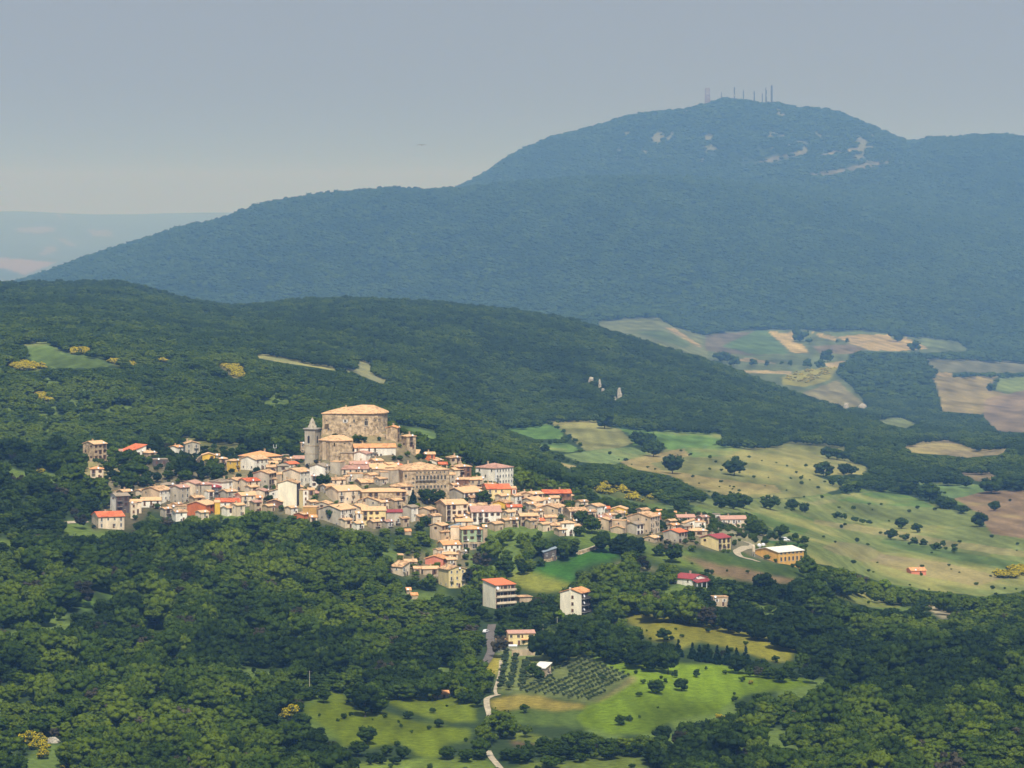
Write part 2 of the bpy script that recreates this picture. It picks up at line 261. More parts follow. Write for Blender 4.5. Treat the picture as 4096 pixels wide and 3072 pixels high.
FLD = [  # tile, distance range, colour, outline
 ('R',FAR,(.12,.15,.07),[(-60,165),(130,215),(500,180),(1190,190),(1780,260),(1860,330),(1500,345),(1080,330),(1070,395),(980,460),(1100,560),(1180,650),(1050,680),(880,660),(760,620),(620,560),(330,440),(200,395),(-60,380)]),
 ('V',FAR,(.14,.17,.07),[(560,-230),(800,-220),(1000,-190),(1000,-40),(700,-150)]),
 ('R',FAR,(.15,.13,.09),[(150,220),(480,200),(560,212),(700,352),(420,357),(140,330)]),
 ('R',FAR,(.10,.16,.06),[(250,300),(480,195),(510,182),(560,210),(700,350),(480,355)]),
 ('R',FAR,tan,[(-60,200),(10,228),(110,305),(70,302),(-60,225)]),
 ('R',FAR,(.42,.32,.13),[(560,208),(725,210),(722,270),(780,285),(820,347),(715,345)]),
 ('R',FAR,(.40,.31,.14),[(835,206),(990,238),(1000,268),(880,238)]),
 ('R',FAR,(.14,.19,.07),[(950,210),(1180,195),(1190,228),(990,240)]),
 ('R',FAR,(.42,.32,.14),[(990,235),(1190,222),(1350,225),(1360,262),(1440,240),(1590,312),(1400,332),(1200,322),(1090,282),(1040,262)]),
 ('R',FAR,(.20,.16,.10),[(840,300),(1080,285),(1190,320),(1100,345),(900,352)]),
 ('R',FAR,(.15,.19,.08),[(1450,235),(1740,265),(1700,312),(1590,305)]),
 ('R',FAR,(.36,.28,.15),[(310,385),(450,372),(600,412),(400,398)]),('R',FAR,(.38,.30,.15),[(370,455),(700,462),(710,482),(420,472)]),
 ('R',FAR,(.34,.27,.14),[(900,410),(1060,395),(1000,440),(930,430)]),
 ('R',FAR,(.27,.25,.05),[(640,505),(740,460),(900,440),(1020,430),(980,470),(950,520),(800,560),(650,550)]),
 ('R',FAR,(.21,.19,.10),[(780,600),(1000,520),(1090,600),(1190,680),(1050,700),(900,680)]),
 ('R',(3250,5300),(.27,.22,.10),[(1620,500),(2040,490),(1980,580),(2110,610),(2000,640),(1940,740),(1680,720),(1660,600)]),
 ('R',(3250,5300),(.18,.23,.07),[(2060,500),(2290,485),(2290,560),(2110,610),(2020,580)]),
 ('R',(3250,5300),(.23,.175,.11),[(1960,640),(2110,610),(2290,560),(2290,860),(2040,850),(1950,760)]),
 ('R',(3250,5300),(.36,.28,.14),[(1640,468),(1740,472),(1755,500),(1640,495)]),
 ('R',(3250,5300),(.17,.17,.10),[(1560,370),(2290,400),(2290,470),(1700,470),(1640,460)]),
 ('R',(2500,3600),(.27,.22,.12),[(1430,950),(1560,910),(1700,895),(1900,960),(2120,950),(2080,1000),(1850,1020),(1650,1000),(1480,990)]),
 ('R',(2700,3600),(.17,.20,.08),[(1250,770),(1400,750),(1530,800),(1450,830),(1300,800)]),
 ('R',MIDR,(.14,.21,.07),[(1330,1160),(1700,1180),(1950,1200),(1950,1280),(1760,1290),(1560,1230)]),
 ('R',MIDR,(.27,.21,.12),[(1770,1110),(1960,1110),(2050,1140),(1950,1190)]),
 ('R',MIDR,olv,[(-420,1010),(0,955),(300,940),(560,950),(750,905),(1050,945),(1080,1040),(1200,1080),(1180,1130),(850,1135),(1060,1210),(900,1260),(600,1290),(200,1280),(0,1170),(-250,1080)]),
 ('V',MIDR,(.31,.25,.10),[(1250,640),(1430,600),(1700,545),(1950,530),(2000,545),(1750,600),(1480,650),(1560,700),(2212,800),(2212,850),(1950,840),(1750,780),(1560,730),(1350,690)]),
 ('V',MIDR,(.13,.235,.055),[(290,360),(450,380),(700,360),(820,400),(830,470),(620,470),(450,410)]),
 ('V',MIDR,(.14,.23,.06),[(600,510),(850,490),(950,550),(880,570),(700,550),(620,530)]),
 ('V',MIDR,(.24,.24,.09),[(700,330),(1080,330),(1180,390),(1260,400),(1350,500),(1250,540),(1000,560),(850,430)]),
 ('V',MIDR,(.13,.225,.055),[(1200,370),(1500,400),(2010,415),(1990,490),(1900,540),(1600,550),(1560,500),(1350,520),(1330,440)]),
 ('V',MIDR,(.17,.23,.08),[(820,590),(1000,560),(1350,530),(1450,580),(1300,620),(1220,660),(1100,650),(950,640)]),
 ('V',MIDR,(.30,.25,.12),[(800,640),(950,680),(930,710),(810,660)]),
 ('V',(1960,2600),(.13,.18,.05),[(1050,830),(1150,790),(1350,850),(1480,880),(1620,960),(1760,1010),(1500,990),(1350,960),(1200,930),(1060,890)]),
 ('V',(1960,2900),(.16,.22,.06),[(1820,920),(1970,920),(1950,1000),(1880,1050),(1780,1010)]),
 ('R',(1960,2900),(.175,.21,.065),[(-60,1290),(200,1290),(620,1290),(900,1270),(1330,1230),(1440,1260),(1560,1300),(1750,1360),(1950,1370),(1990,1500),(2290,1560),(2290,1880),(1950,1920),(1750,1900),(1600,1880),(1300,1830),(1100,1760),(950,1720),(830,1700),(700,1560),(560,1470),(430,1380),(230,1380)]),
 ('R',(1960,2900),(.12,.19,.05),[(1330,1232),(1440,1262),(1560,1302),(1640,1345),(1300,1330),(1000,1300),(1150,1255)]),
 ('R',(1960,2900),(.27,.25,.10),[(850,1420),(1300,1480),(1750,1560),(2290,1640),(2290,1675),(1700,1600),(1250,1520),(850,1450)]),
 ('R',(1960,2900),(.125,.185,.05),[(450,1375),(700,1380),(860,1420),(850,1450),(780,1520),(640,1500),(520,1440)]),
 ('R',(1960,2900),(.115,.17,.05),[(1300,1540),(1700,1615),(2290,1720),(2290,1770),(1800,1690),(1400,1610),(1280,1570)]),
 ('R',(1960,2900),(.24,.20,.11),[(1250,1640),(1700,1700),(2100,1800),(1900,1850),(1500,1780),(1200,1690)]),
 ('R',MIDR,(.13,.20,.055),[(0,955),(300,940),(420,955),(300,1010),(60,1020)]), ('R',MIDR,(.31,.26,.10),[(0,1150),(250,1170),(600,1200),(640,1250),(300,1270),(0,1180)]),
 ('R',(1960,2900),(.24,.24,.09),[(780,1310),(980,1290),(1000,1310),(850,1330)]),('R',(1960,2900),(.22,.21,.09),[(1000,1560),(1200,1590),(1300,1640),(1200,1700),(1000,1650),(900,1600)]),
 ('R',(1960,3000),(.26,.18,.10),[(1760,1290),(2000,1230),(2290,1230),(2290,1560),(2000,1510),(1900,1370)]),
 ('B',(2120,2600),(.14,.21,.06),[(1730,330),(1830,330),(2300,400),(2400,520),(2300,560),(2100,500),(1900,400),(1750,400)]),
 ('P',(2020,2500),(.23,.22,.07),[(1130,1150),(1300,1180),(1550,1210),(1530,1240),(1450,1300),(1320,1290),(1300,1220)]),
 ('P',LS,(.15,.20,.06),[(160,570),(330,560),(420,630),(600,640),(720,680),(560,700),(330,700),(200,640)]),
 ('P',LS,(.20,.17,.07),[(1400,690),(1560,700),(1600,800),(1500,790)]),
 ('P',LS,(.27,.28,.12),[(1650,640),(1720,630),(1900,665),(2100,700),(2212,725),(2290,745),(2180,745),(2000,705),(1800,680),(1670,658)]),
 ('O',(2150,3350),(.25,.25,.12),[(730,790),(775,798),(775,775),(800,778),(800,802),(850,828),(820,828),(780,812)]),
 # near fields
 ('S',NEAR,(.11,.17,.045),[(-20,285),(350,240),(480,300),(650,340),(800,370),(850,430),(580,400),(250,340)]),
 ('S',NEAR,(.33,.23,.12),[(0,290),(250,345),(380,355),(580,410),(700,430),(860,467),(640,462),(420,450),(250,425),(100,335)]),
 ('K',NEAR,(.33,.23,.12),[(1650,1020),(1800,1040),(2212,1150),(2212,1290),(2050,1240),(1930,1130)]),
 ('K',NEAR,(.19,.26,.05),[(1330,950),(1560,1010),(1700,1040),(1930,1130),(1900,1180),(1560,1110),(1350,1060)]),
 ('K',NEAR,(.46,.40,.17),[(990,1115),(1180,1110),(1480,1180),(1430,1210),(1200,1170),(1000,1140)]),
 ('K',NEAR,(.07,.19,.03),[(590,1000),(880,950),(1060,1010),(1050,1060),(750,1120),(540,1180),(560,1300),(480,1330),(240,1260),(20,1190),(230,1100),(420,1110)]),
 ('K',NEAR,ygr,[(-20,1170),(240,1260),(480,1340),(520,1370),(390,1410),(250,1440),(100,1420),(-60,1380)]),
 ('E',NEAR,ygr,[(1440,550),(1560,520),(1700,540),(1950,620),(2212,700),(1900,740),(1700,720),(1550,640)]),
 ('S',NEAR,(.29,.28,.045),[(-20,690),(200,730),(380,760),(560,820),(720,890),(680,970),(460,920),(300,840),(120,840),(-20,900),(-60,780)]),
 ('G',NEAR,(.27,.28,.05),[(2000,90),(2212,130),(2300,200),(2300,420),(2200,390),(2120,250)]),
 ('S',NEAR,bgr,[(-60,990),(0,985),(300,990),(400,1040),(800,1080),(780,1130),(640,1160),(400,1180),(300,1230),(150,1300),(-60,1290)]),
 ('S',NEAR,(.19,.21,.055),[(900,505),(1180,510),(1200,560),(1430,590),(1400,620),(1200,620),(1080,570)]),
 ('S',NEAR,(.40,.34,.2),[(1580,590),(1650,620),(1770,660),(1690,700),(1600,640)]),
 ('G',NEAR,(.17,.24,.035),[(-20,960),(250,980),(500,1010),(500,1200),(200,1200),(-20,1160)]),
 ('G',NEAR,(.16,.22,.04),[(-20,1180),(250,1250),(460,1290),(440,1400),(180,1430),(140,1560),(700,1610),(740,1690),(-20,1690)]),
 ('Q',NEAR,(.17,.24,.035),[(1980,1200),(2150,1160),(2230,1180),(2230,1600),(2212,1500),(2100,1420),(1960,1320)]),
 ('G',NEAR,(.20,.235,.075),[(700,540),(800,480),(1100,500),(1500,540),(1750,600),(2030,750),(1800,900),(1640,1020),(1250,960),(900,930),(680,900),(720,700)]),
 ('G',NEAR,(.38,.32,.055),[(700,530),(755,620),(705,740),(550,735),(640,600)]),
 ('G',NEAR,(.40,.32,.07),[(620,990),(900,930),(1150,950),(1300,1000),(1580,1030),(1570,1060),(1280,1090),(1000,1050),(750,1090),(640,1040)]),
 ('G',NEAR,(.13,.19,.04),[(820,1080),(1050,1060),(1280,1090),(1520,1070),(1500,1260),(1280,1250),(820,1200)]),
 ('G',NEAR,bgr,[(1640,540),(1900,580),(2250,620),(2250,1330),(1800,1310),(1560,1250),(1500,1150),(1570,1040),(1720,1000),(2040,780),(1750,600)]),
 ('G',NEAR,(.30,.27,.10),[(2030,745),(2110,765),(1860,930),(1720,1000),(1640,1025),(1900,860)]),
 ('G',NEAR,(.24,.29,.05),[(790,1300),(860,1270),(1240,1370),(1180,1420),(1050,1400),(820,1370)]),
 ('G',NEAR,(.22,.15,.08),[(830,1380),(1110,1430),(1050,1460),(880,1440)]),
 ('G',NEAR,(.19,.24,.045),[(920,1570),(1300,1605),(1700,1540),(2100,1530),(2212,1690),(920,1690)]),
 ('G',NEAR,(.17,.24,.045),[(1080,250),(1250,300),(1600,360),(1750,420),(1500,400),(1250,340)]),
 ('G',NEAR,(.36,.33,.2),[(690,450),(720,465),(1150,460),(1150,490),(700,500)]),
 ('Q',NEAR,(.13,.22,.03),[(500,560),(610,550),(620,600),(560,640),(500,620)]),('Q',NEAR,(.13,.21,.03),[(620,430),(800,560),(810,610),(740,600),(600,470)]),
 ('Q',NEAR,(.12,.19,.035),[(300,290),(420,350),(560,380),(520,400),(380,350)]),
 ('F',(1750,2250),(.07,.15,.03),[(1270,580),(1550,600),(1750,640),(1720,660),(1300,670)]),
 # meadows at the foot of the picture
 ('I',NEAR,(.215,.275,.022),[(255,225),(330,265),(440,310),(560,350),(700,400),(850,435),(1030,445),(1010,500),(900,520),(860,560),(850,600),(720,600),(700,560),(620,530),(520,540),(480,560),(400,520),(330,560),(300,500),(230,440),(150,390),(110,340),(180,290),(240,300)]),
 ('I',NEAR,(.225,.285,.025),[(560,245),(700,245),(900,255),(1060,295),(1060,400),(900,410),(760,370),(620,320),(560,290)]),
 ('I',NEAR,(.18,.24,.04),[(390,640),(700,620),(850,600),(1130,610),(1190,700),(390,700)]),
 ('J',NEAR,(.33,.31,.045),[(300,95),(420,120),(560,150),(720,185),(860,205),(960,235),(1060,285),(1045,345),(960,340),(880,310),(640,250),(540,230),(480,250),(400,240),(330,180),(285,130)]),
 ('J',NEAR,(.19,.28,.022),[(130,315),(300,340),(450,350),(700,360),(860,400),(1000,420),(1130,430),(1130,455),(960,460),(840,500),(740,560),(700,590),(560,600),(400,660),(240,680),(120,650),(75,600),(110,560),(230,500),(360,425),(330,410),(230,370),(150,340)]),
 ('U',FAR,(.16,.18,.08),[(270,110),(480,92),(600,92),(700,150),(850,200),(900,330),(830,345),(700,290),(560,250),(430,210),(280,175)]),
 ('U',FAR,(.36,.28,.14),[(645,155),(700,160),(860,262),(845,270)]), ('U',FAR,(.11,.15,.06),[(480,180),(640,170),(800,250),(760,270),(600,220)]),
 ('N',LS,(.13,.19,.05),[(90,55),(175,60),(200,95),(240,105),(400,115),(430,145),(340,155),(200,155),(115,135)]),
 ('N',LS,(.24,.26,.11),[(920,105),(960,100),(1080,125),(1200,150),(1270,165),(1270,175),(1150,155),(1050,140),(940,122)]),
 ('N',(2020,2500),(.22,.22,.07),[(640,395),(720,408),(850,422),(870,440),(820,475),(740,470),(700,430)]),
 # bare ground on the summit mountain, and fields of the far plain
 ('H',(5800,7700),(.20,.19,.12),[(760,930),(900,870),(1100,830),(1300,775),(1280,830),(1050,885),(880,920)]),
 ('H',(5800,7700),(.19,.18,.115),[(1280,1015),(1480,990),(1700,960),(2110,860),(2110,920),(1700,1005),(1400,1050)]),
 ('H',(5800,7700),(.23,.21,.14),[(200,860),(300,880),(340,915),(240,905)]),('H',(5800,7700),(.28,.27,.17),[(980,370),(1060,400),(1075,455),(1000,450)]),
 ('H',(5800,7700),(.26,.24,.15),[(0,380),(170,372),(130,430),(0,440)]),('H',(5800,7700),(.26,.25,.15),[(900,645),(1040,650),(1160,590),(1180,600),(1050,665),(900,660)]),
 ('H',(5800,7700),(.3,.28,.2),[(1420,830),(1540,800),(1930,740),(1940,760),(1560,830),(1430,850)]),
]
Rw = (9000,34400)
FLD += [('W',Rw,(.17,.20,.12),[(-400,180),(2300,180),(2300,1100),(-400,1100)]), ('W',Rw,(.36,.28,.19),[(-400,690),(0,690),(550,735),(400,800),(240,860),(60,800),(-400,790)]),
 ('W',Rw,(.30,.27,.19),[(150,400),(480,380),(560,420),(420,450),(180,440)]),('W',Rw,(.30,.27,.19),[(860,410),(1100,430),(1090,480),(920,480)]),
 ('W',Rw,(.30,.27,.19),[(520,490),(620,500),(760,570),(700,580),(600,530)]),('W',Rw,(.30,.27,.19),[(450,590),(540,570),(560,620),(380,680),(420,630)]),
 ('W',Rw,(.34,.30,.2),[(560,250),(620,290),(640,320),(560,280)]),('W',Rw,(.13,.16,.1),[(-400,800),(0,790),(210,860),(100,900),(-400,900)])]
VIL = [(165,985),(190,940),(300,935),(440,955),(520,975),(640,985),(660,900),(700,880),(880,900),(910,975),(1000,985),(1110,1050),(1200,1055),(1310,1085),(1430,1100),(1530,1110),(1620,1130),(1590,1180),(1420,1180),(1340,1145),(1180,1132),(1110,1126),(1056,1120),(1050,1150),(1046,1178),(1012,1190),(1010,1265),(920,1250),(835,1235),(870,1195),(950,1195),(930,1130),(870,1140),(800,1150),(740,1140),(640,1122),(580,1105),(540,1095),(480,1106),(400,1116),(330,1100),(310,1120),(285,1145),(190,1145),(215,1110),(232,1090),(225,1040),(165,1020)]
BARN = [(1515,1150),(1580,1145),(1640,1150),(1740,1175),(1745,1210),(1690,1218),(1620,1205),(1570,1200),(1515,1180)]
WOODS = [PD('A', p) for p in ([(450,500),(700,480),(900,560),(1000,680),(1010,930),(760,960),(520,860),(480,690)], [(1050,470),(1230,500),(1330,590),(1490,680),(1480,760),(1400,860),(1050,860),(1010,740),(1150,700),(1200,600),(1050,560)], [(1560,720),(1650,640),(1740,700),(1880,730),(1890,800),(1700,850),(1560,830)], [(110,600),(240,600),(320,680),(310,760),(200,740)])]
BROOM = [PD(*p) for p in (('P',[(450,590),(560,590),(550,640),(470,640)]),('P',[(40,680),(130,700),(280,720),(290,745),(130,745),(50,705)]),('P',[(710,690),(860,700),(850,725),(740,715)]),
  ('P',[(225,870),(290,900),(340,935),(300,950),(230,905)]),('P',[(1040,660),(1090,665),(1080,690),(1045,690)]),('P',[(1410,690),(1560,710),(1600,800),(1530,790)]),
  ('V',[(1060,830),(1150,795),(1350,855),(1480,885),(1560,930),(1500,950),(1350,930),(1200,890),(1060,870)]),('R',[(640,510),(740,465),(900,445),(1020,432),(980,470),(800,540)]),('S',[(2030,390),(2180,370),(2290,390),(2200,430),(2050,430)]))]
FLD += [('O', (3450,5300) if P[0][0] > 1700 and P[0][1] < 900 else (1950,3300), (.15,.17,.045), [(a*1.0, b*1.0) for a, b in P]) for P in [[(x, y) for x, y in Q_] for Q_ in BROOM]]
base = np.array((.035,.055,.02))
colr = np.tile(base, (*Zg.shape, 1)); fieldmask = np.zeros(Zg.shape, bool)
pxg, pyg = proj(Xg, Yg, Zg)
jx = (fbm(Xg/25, Yg/25, 55, 2)-.5)*6; jy = (fbm(Xg/25, Yg/25, 66, 2)-.5)*4
def paint(t, yr, c, pts):
    P = PD(t, pts); rr = np.nonzero((Yo >= yr[0]) & (Yo <= yr[1]))[0]; a, b = rr[0], rr[-1]+1
    m = inpoly(pxg[a:b]+jx[a:b], pyg[a:b]+jy[a:b], P); 
    q = random.Random(int(pts[0][0]*13+pts[0][1]*7)); th = q.uniform(-.5,.5); per = q.uniform(7,13)*(1 if yr[0] < 1900 else 1.6 if yr[0] < 3000 else 4)
    st = 1+(0 if t == 'O' else .13)*np.sin(2*np.pi*(Xg[a:b]*math.cos(th)+Yg[a:b]*math.sin(th)*.35+jx[a:b]*1.5)/per)
    colr[a:b][m] = np.array(c)[None, :]*st[m][:, None]; fieldmask[a:b][m] = True
colr[Yo > 9000] = (.2,.22,.13)
paint('O', (1700,2080), (.21,.18,.10), VIL); paint('O', (1700,2080), (.26,.24,.14), BARN)
paint('O', (1900,2080), (.27,.21,.12), [(680,990),(695,930),(900,930),(915,985),(800,980),(760,975)])
for f in FLD: paint(*f)
fp = [(t, yr, PD(t, p)) for t, yr, c, p in FLD]+[('O', (1700,2060), VIL), ('O', (1750,2100), BARN)]
def clearing(x, y): return (fbm(x/34, y/75, 88, 4) > np.where((gi(y) > 2250) & (x < 0), .605, .635)) & (gi(y) < 2760)
def openland(x, y, z, wd, ht):
    """true where the photo shows open land or the village instead of trees (crown centre, top and sides are looked at)"""
    res = np.zeros(x.shape, bool); jit = (fbm(x/25, y/25, 55, 2)-.5)*5
    for dx, f in ((0,.45),(0,.92),(-.36,.5),(.36,.5)):
        a, b = proj(x+wd*dx, y, z+ht*f); r = np.zeros(x.shape, bool)
        for t, yr, P in (fp if f == .45 and dx == 0 else fp[:-2]): r |= inpoly(a+jit, b, P) & (y >= g_(yr[0]-60)) & (y <= g_(yr[1]+60))
        for P in WOODS: r &= ~(inpoly(a, b, P) & (y < 2090))
        for q in PROTECT: r |= (a > q[0]) & (a < q[1]) & (b > q[2]) & (b < q[3]) & (y < q[4]+3)
        res |= r
    return res
PROTECT = []
# mottling of the open land: dry and lush patches
mot = fbm(Xg/60, Yg/130, 77, 4)-.5; mot2 = fbm(Xg/14, Yg/50, 78, 3)-.5
fm = fieldmask & (Yog < 9000)
k = (np.clip(1+mot*1.1+mot2*.6, .5, 1.6)*np.where((Yog > 1950) & (Yog < 3300),    .86, np.where(Yog > 5500, .7, np.where(Yog < 1950, .66, .8))))[..., None]
colr = np.where(fm[..., None], colr*k, colr); colr[Yog > 9000] *= .72
dry = np.clip(mot*3, 0, .55)[..., None]*np.array((1.,1.,1.))
colr = np.where((fm & (Yog > 1950) & (Yog < 3300))[..., None], colr*(1-dry)+np.array((.30,.255,.085))*dry*k, colr)
clr_m = (fbm(Xg/34, Yg/75, 88, 4) > np.where((Yog > 2250) & (Xg < 0), .605, .635)) & (Yog < 2760) & ~fieldmask; colr[clr_m] = np.array((.11,.155,.035))
bare_m = (fbm(Xg/55, Yg/230, 71, 5) > .60) & (Yog > 6900) & (Yog < 7480) & (pxg > 1330) & (pxg < 1960) & (pyg > 285) & (pyg < 405)
colr[bare_m] = np.array((.155,.16,.10))
for _ in range(2):
    q = slice(int(np.searchsorted(Yr, 1240)), int(np.searchsorted(Yr, 1900))); cq = colr[q]; cb = cq.copy(); cb[1:-1] = (cq[:-2]+cq[1:-1]*2+cq[2:])/4; cb[:, 1:-1] = (cb[:, :-2]+cb[:, 1:-1]*2+cb[:, 2:])/4; colr[q] = cb
# the sheet of land, cut along hidden valleys into near ground, hills and plain
gm, gn, gb = newmat('land')
ca = gn.nodes.new('ShaderNodeAttribute'); ca.attribute_name = 'Col'
tcn = gn.nodes.new('ShaderNodeTexCoord'); nzn = gn.nodes.new('ShaderNodeTexNoise'); nzn.inputs['Scale'].default_value = .35; nzn.inputs['Detail'].default_value = 6; nzn.inputs['Roughness'].default_value = .7
gn.links.new(tcn.outputs['Object'], nzn.inputs['Vector'])
mr = gn.nodes.new('ShaderNodeMapRange'); mr.inputs[1].default_value = .3; mr.inputs[2].default_value = .7; mr.inputs[3].default_value = .62; mr.inputs[4].default_value = 1.36
gn.links.new(nzn.outputs['Fac'], mr.inputs[0])
mx = gn.nodes.new('ShaderNodeVectorMath'); mx.operation = 'SCALE'; gn.links.new(ca.outputs['Color'], mx.inputs[0]); gn.links.new(mr.outputs[0], mx.inputs['Scale'])
gn.links.new(mx.outputs[0], gb.inputs['Base Color']); gb.inputs['Roughness'].default_value = 1; gb.inputs['Specular IOR Level'].default_value = 0
def sheet(name, ya, yb):
    r = np.nonzero((Yo >= ya) & (Yo <= yb))[0]; a = r[0]; b = r[-1]+1
    if b < len(Yr): b += 1
    nr = b-a; nc = len(uc)
    v = np.stack([Xg[a:b], Yg[a:b], Zg[a:b]], -1).reshape(-1, 3).astype(np.float32)
    i, j = np.meshgrid(np.arange(nr-1), np.arange(nc-1), indexing='ij'); p = (i*nc+j).ravel()
    f = np.stack([p, p+1, p+nc+1, p+nc], -1).astype(np.int32)
    me = bpy.data.meshes.new(name); me.vertices.add(len(v)); me.vertices.foreach_set('co', v.ravel())
    me.loops.add(f.size); me.loops.foreach_set('vertex_index', f.ravel()); me.polygons.add(len(f))
    me.polygons.foreach_set('loop_start', np.arange(0, f.size, 4, dtype=np.int32)); me.polygons.foreach_set('loop_total', np.full(len(f), 4, np.int32))
    me.polygons.foreach_set('use_smooth', np.ones(len(f), bool)); me.update()
    ca = me.color_attributes.new('Col', 'FLOAT_COLOR', 'POINT'); cc = np.ones((len(v), 4), np.float32); cc[:, :3] = colr[a:b].reshape(-1, 3)
    ca.data.foreach_set('color', cc.ravel()); me.materials.append(gm)
    return tag(link(bpy.data.objects.new(name, me)), kind='structure')
sheet('ground', 0, 2240); sheet('hills', 2240.1, 3700); sheet('mountain', 3700.1, 8900); sheet('plain', 8900.1, 40000)
# ---------------------------------------------------------------- crowns
LEAF = leafmat('broadleaf_foliage', (.021,.039,.007), (.060,.101,.011), (.135,.185,.016))
LEAF_D = leafmat('dark_needles', (.008,.020,.012), (.014,.034,.016), (.03,.06,.02))
LEAF_O = leafmat('olive_foliage', (.035,.06,.03), (.065,.095,.04), (.11,.135,.06))
LEAF_B = leafmat('broom_flowers', (.42,.33,.01), (.62,.50,.015), (.80,.66,.02)); LEAF_S = leafmat('broom_twigs', (.05,.07,.02), (.12,.13,.04), (.28,.24,.06))
LEAF_L = leafmat('lime_green_foliage', (.10,.16,.01), (.17,.25,.015), (.25,.32,.02))
def ico(sub=1):
    bm = bmesh.new(); bmesh.ops.create_icosphere(bm, subdivisions=sub, radius=1)
    v = np.array([x.co[:] for x in bm.verts]); f = np.array([[q.index for q in p.verts] for p in bm.faces]); bm.free(); return v, f
IV, IF = ico(2)   # 42 vertices
IV1, IF1 = ico(1)
def crown_mesh(name, seed, clumps=24, quads=420, rad=(.46,.46,.40), cz=.56, cr=(.11,.19), mats=None, qmat=0, shell=(.5,.86), qs=(.022,.045), lod=IV, lof=IF, cone=False):
    r = np.random.default_rng(seed); V = []; F = []; M = []; n = 0; cs = []
    for k in range(clumps):
        d = r.normal(size=3); d /= np.linalg.norm(d); rr = r.uniform(*shell) if k > 2 else .2
        c = d*np.array(rad)*rr; c[2] += cz
        if c[2] < .12: c[2] = .12+r.uniform(0,.05)
        q = r.uniform(*cr)
        if cone:
            t = r.uniform(0,1)**1.4; a = r.uniform(0, 2*np.pi); R = rad[0]*(1-t)*r.uniform(.5,1); c = np.array((R*np.cos(a), R*np.sin(a), .08+.88*t)); q = cr[0]+(cr[1]-cr[0])*(1-t)
        cs.append((c, q))
        vv = lod*(q*(1+r.uniform(-.28,.28,size=(len(lod),1))))*np.array((1,1,r.uniform(.65,.95)))+c
        V.append(vv); F += [list(x+n) for x in lof]; M += [0]*len(lof); n += len(lod)
    for k in range(quads):
        c, q = cs[r.integers(len(cs))]; d = r.normal(size=3); d[2] = abs(d[2])*.8+d[2]*.2; d /= np.linalg.norm(d)
        p = c+d*q*r.uniform(.95,1.3); nn = d+r.normal(size=3)*.8; nn /= np.linalg.norm(nn)
        a = np.cross(nn, r.normal(size=3)); a /= np.linalg.norm(a); b = np.cross(nn, a); s = r.uniform(*qs)
        V.append(np.array([p-a*s-b*s*.6, p+a*s-b*s*.7, p+a*s*.8+b*s, p-a*s*.7+b*s])); F.append([n, n+1, n+2, n+3]); M.append(qmat); n += 4
    me = bpy.data.meshes.new(name); me.from_pydata(np.concatenate(V).tolist(), [], [list(map(int, f)) for f in F])
    for m in mats: me.materials.append(m)
    me.polygons.foreach_set('material_index', M); me.polygons.foreach_set('use_smooth', [True]*len(F)); me.update(); return me
CROWN = [crown_mesh('crown', 100+i, clumps=38+i, quads=700, cr=(.075,.15), qs=(.018,.038), rad=((.46,.46,.40) if i < 4 else (.40,.42,.44) if i < 6 else (.5,.47,.36)), mats=[LEAF]) for i in range(8)]
CROWN_FAR = [crown_mesh('crown', 200+i, clumps=11, quads=60, cr=(.16,.25), qs=(.04,.08), lod=IV, lof=IF, mats=[LEAF]) for i in range(4)]
CROWN_CON = [crown_mesh('crown', 300+i, clumps=60, quads=300, rad=(.34,.34,.5), cr=(.05,.14), cone=True, mats=[LEAF_D]) for i in range(3)]
CROWN_OLI = [crown_mesh('crown', 400+i, clumps=14, quads=220, rad=(.46,.46,.36), cz=.6, cr=(.12,.2), mats=[LEAF_O]) for i in range(3)]
CROWN_BRO = [crown_mesh('bush', 500+i, clumps=16, quads=380, rad=(.5,.5,.36), cz=.42, cr=(.12,.2), qs=(.03,.055), mats=[LEAF_S, LEAF_B], qmat=1) for i in range(3)]
LEAF_BR = leafmat('dry_twigs', (.035,.035,.02), (.085,.075,.045), (.15,.13,.08))
CROWN_BR = [crown_mesh('crown', 700, clumps=30, quads=600, cr=(.05,.11), mats=[LEAF_BR])]
CROWN_LIM = [crown_mesh('crown', 600, clumps=20, quads=500, mats=[LEAF_L])]
def trunk_mesh():
    b = MB(); b.lathe([(.030,-.12),(.024,.1),(.018,.35),(.012,.6)], 7)
    for a in range(4):
        t = a*1.6+.3; b.bar((0,0,.22+.06*a), (.2*math.cos(t), .2*math.sin(t), .5+.05*a), .008, n=5)
    return b.mesh('trunk', M_bark)
TRUNK = trunk_mesh()
def make_tree(name, x, y, z, w_, h_, crown, tint, label, cat='tree', group=None, trunk=True, rz=None):
    t = empty(name, (x, y, z), random.uniform(0, 6.28) if rz is None else rz, (w_, w_, h_)); tag(t, label, cat, group)
    if name in ('shrub', 'broom_shrub'):
        c = part('foliage', crown, t)
    else:
        c = part('crown', crown, t)
        if trunk: part('trunk', TRUNK, t)
    c['tint'] = float(tint); return t, c
def tintat(x, y, r): 
    a = fbm(x/60, y/110, 91, 3); b = fbm(x/16, y/16, 92, 2)
    return np.clip(.42+(a-.5)*1.7+(b-.5)*1.1+r.normal(size=np.shape(x))*.2, .02, .98)
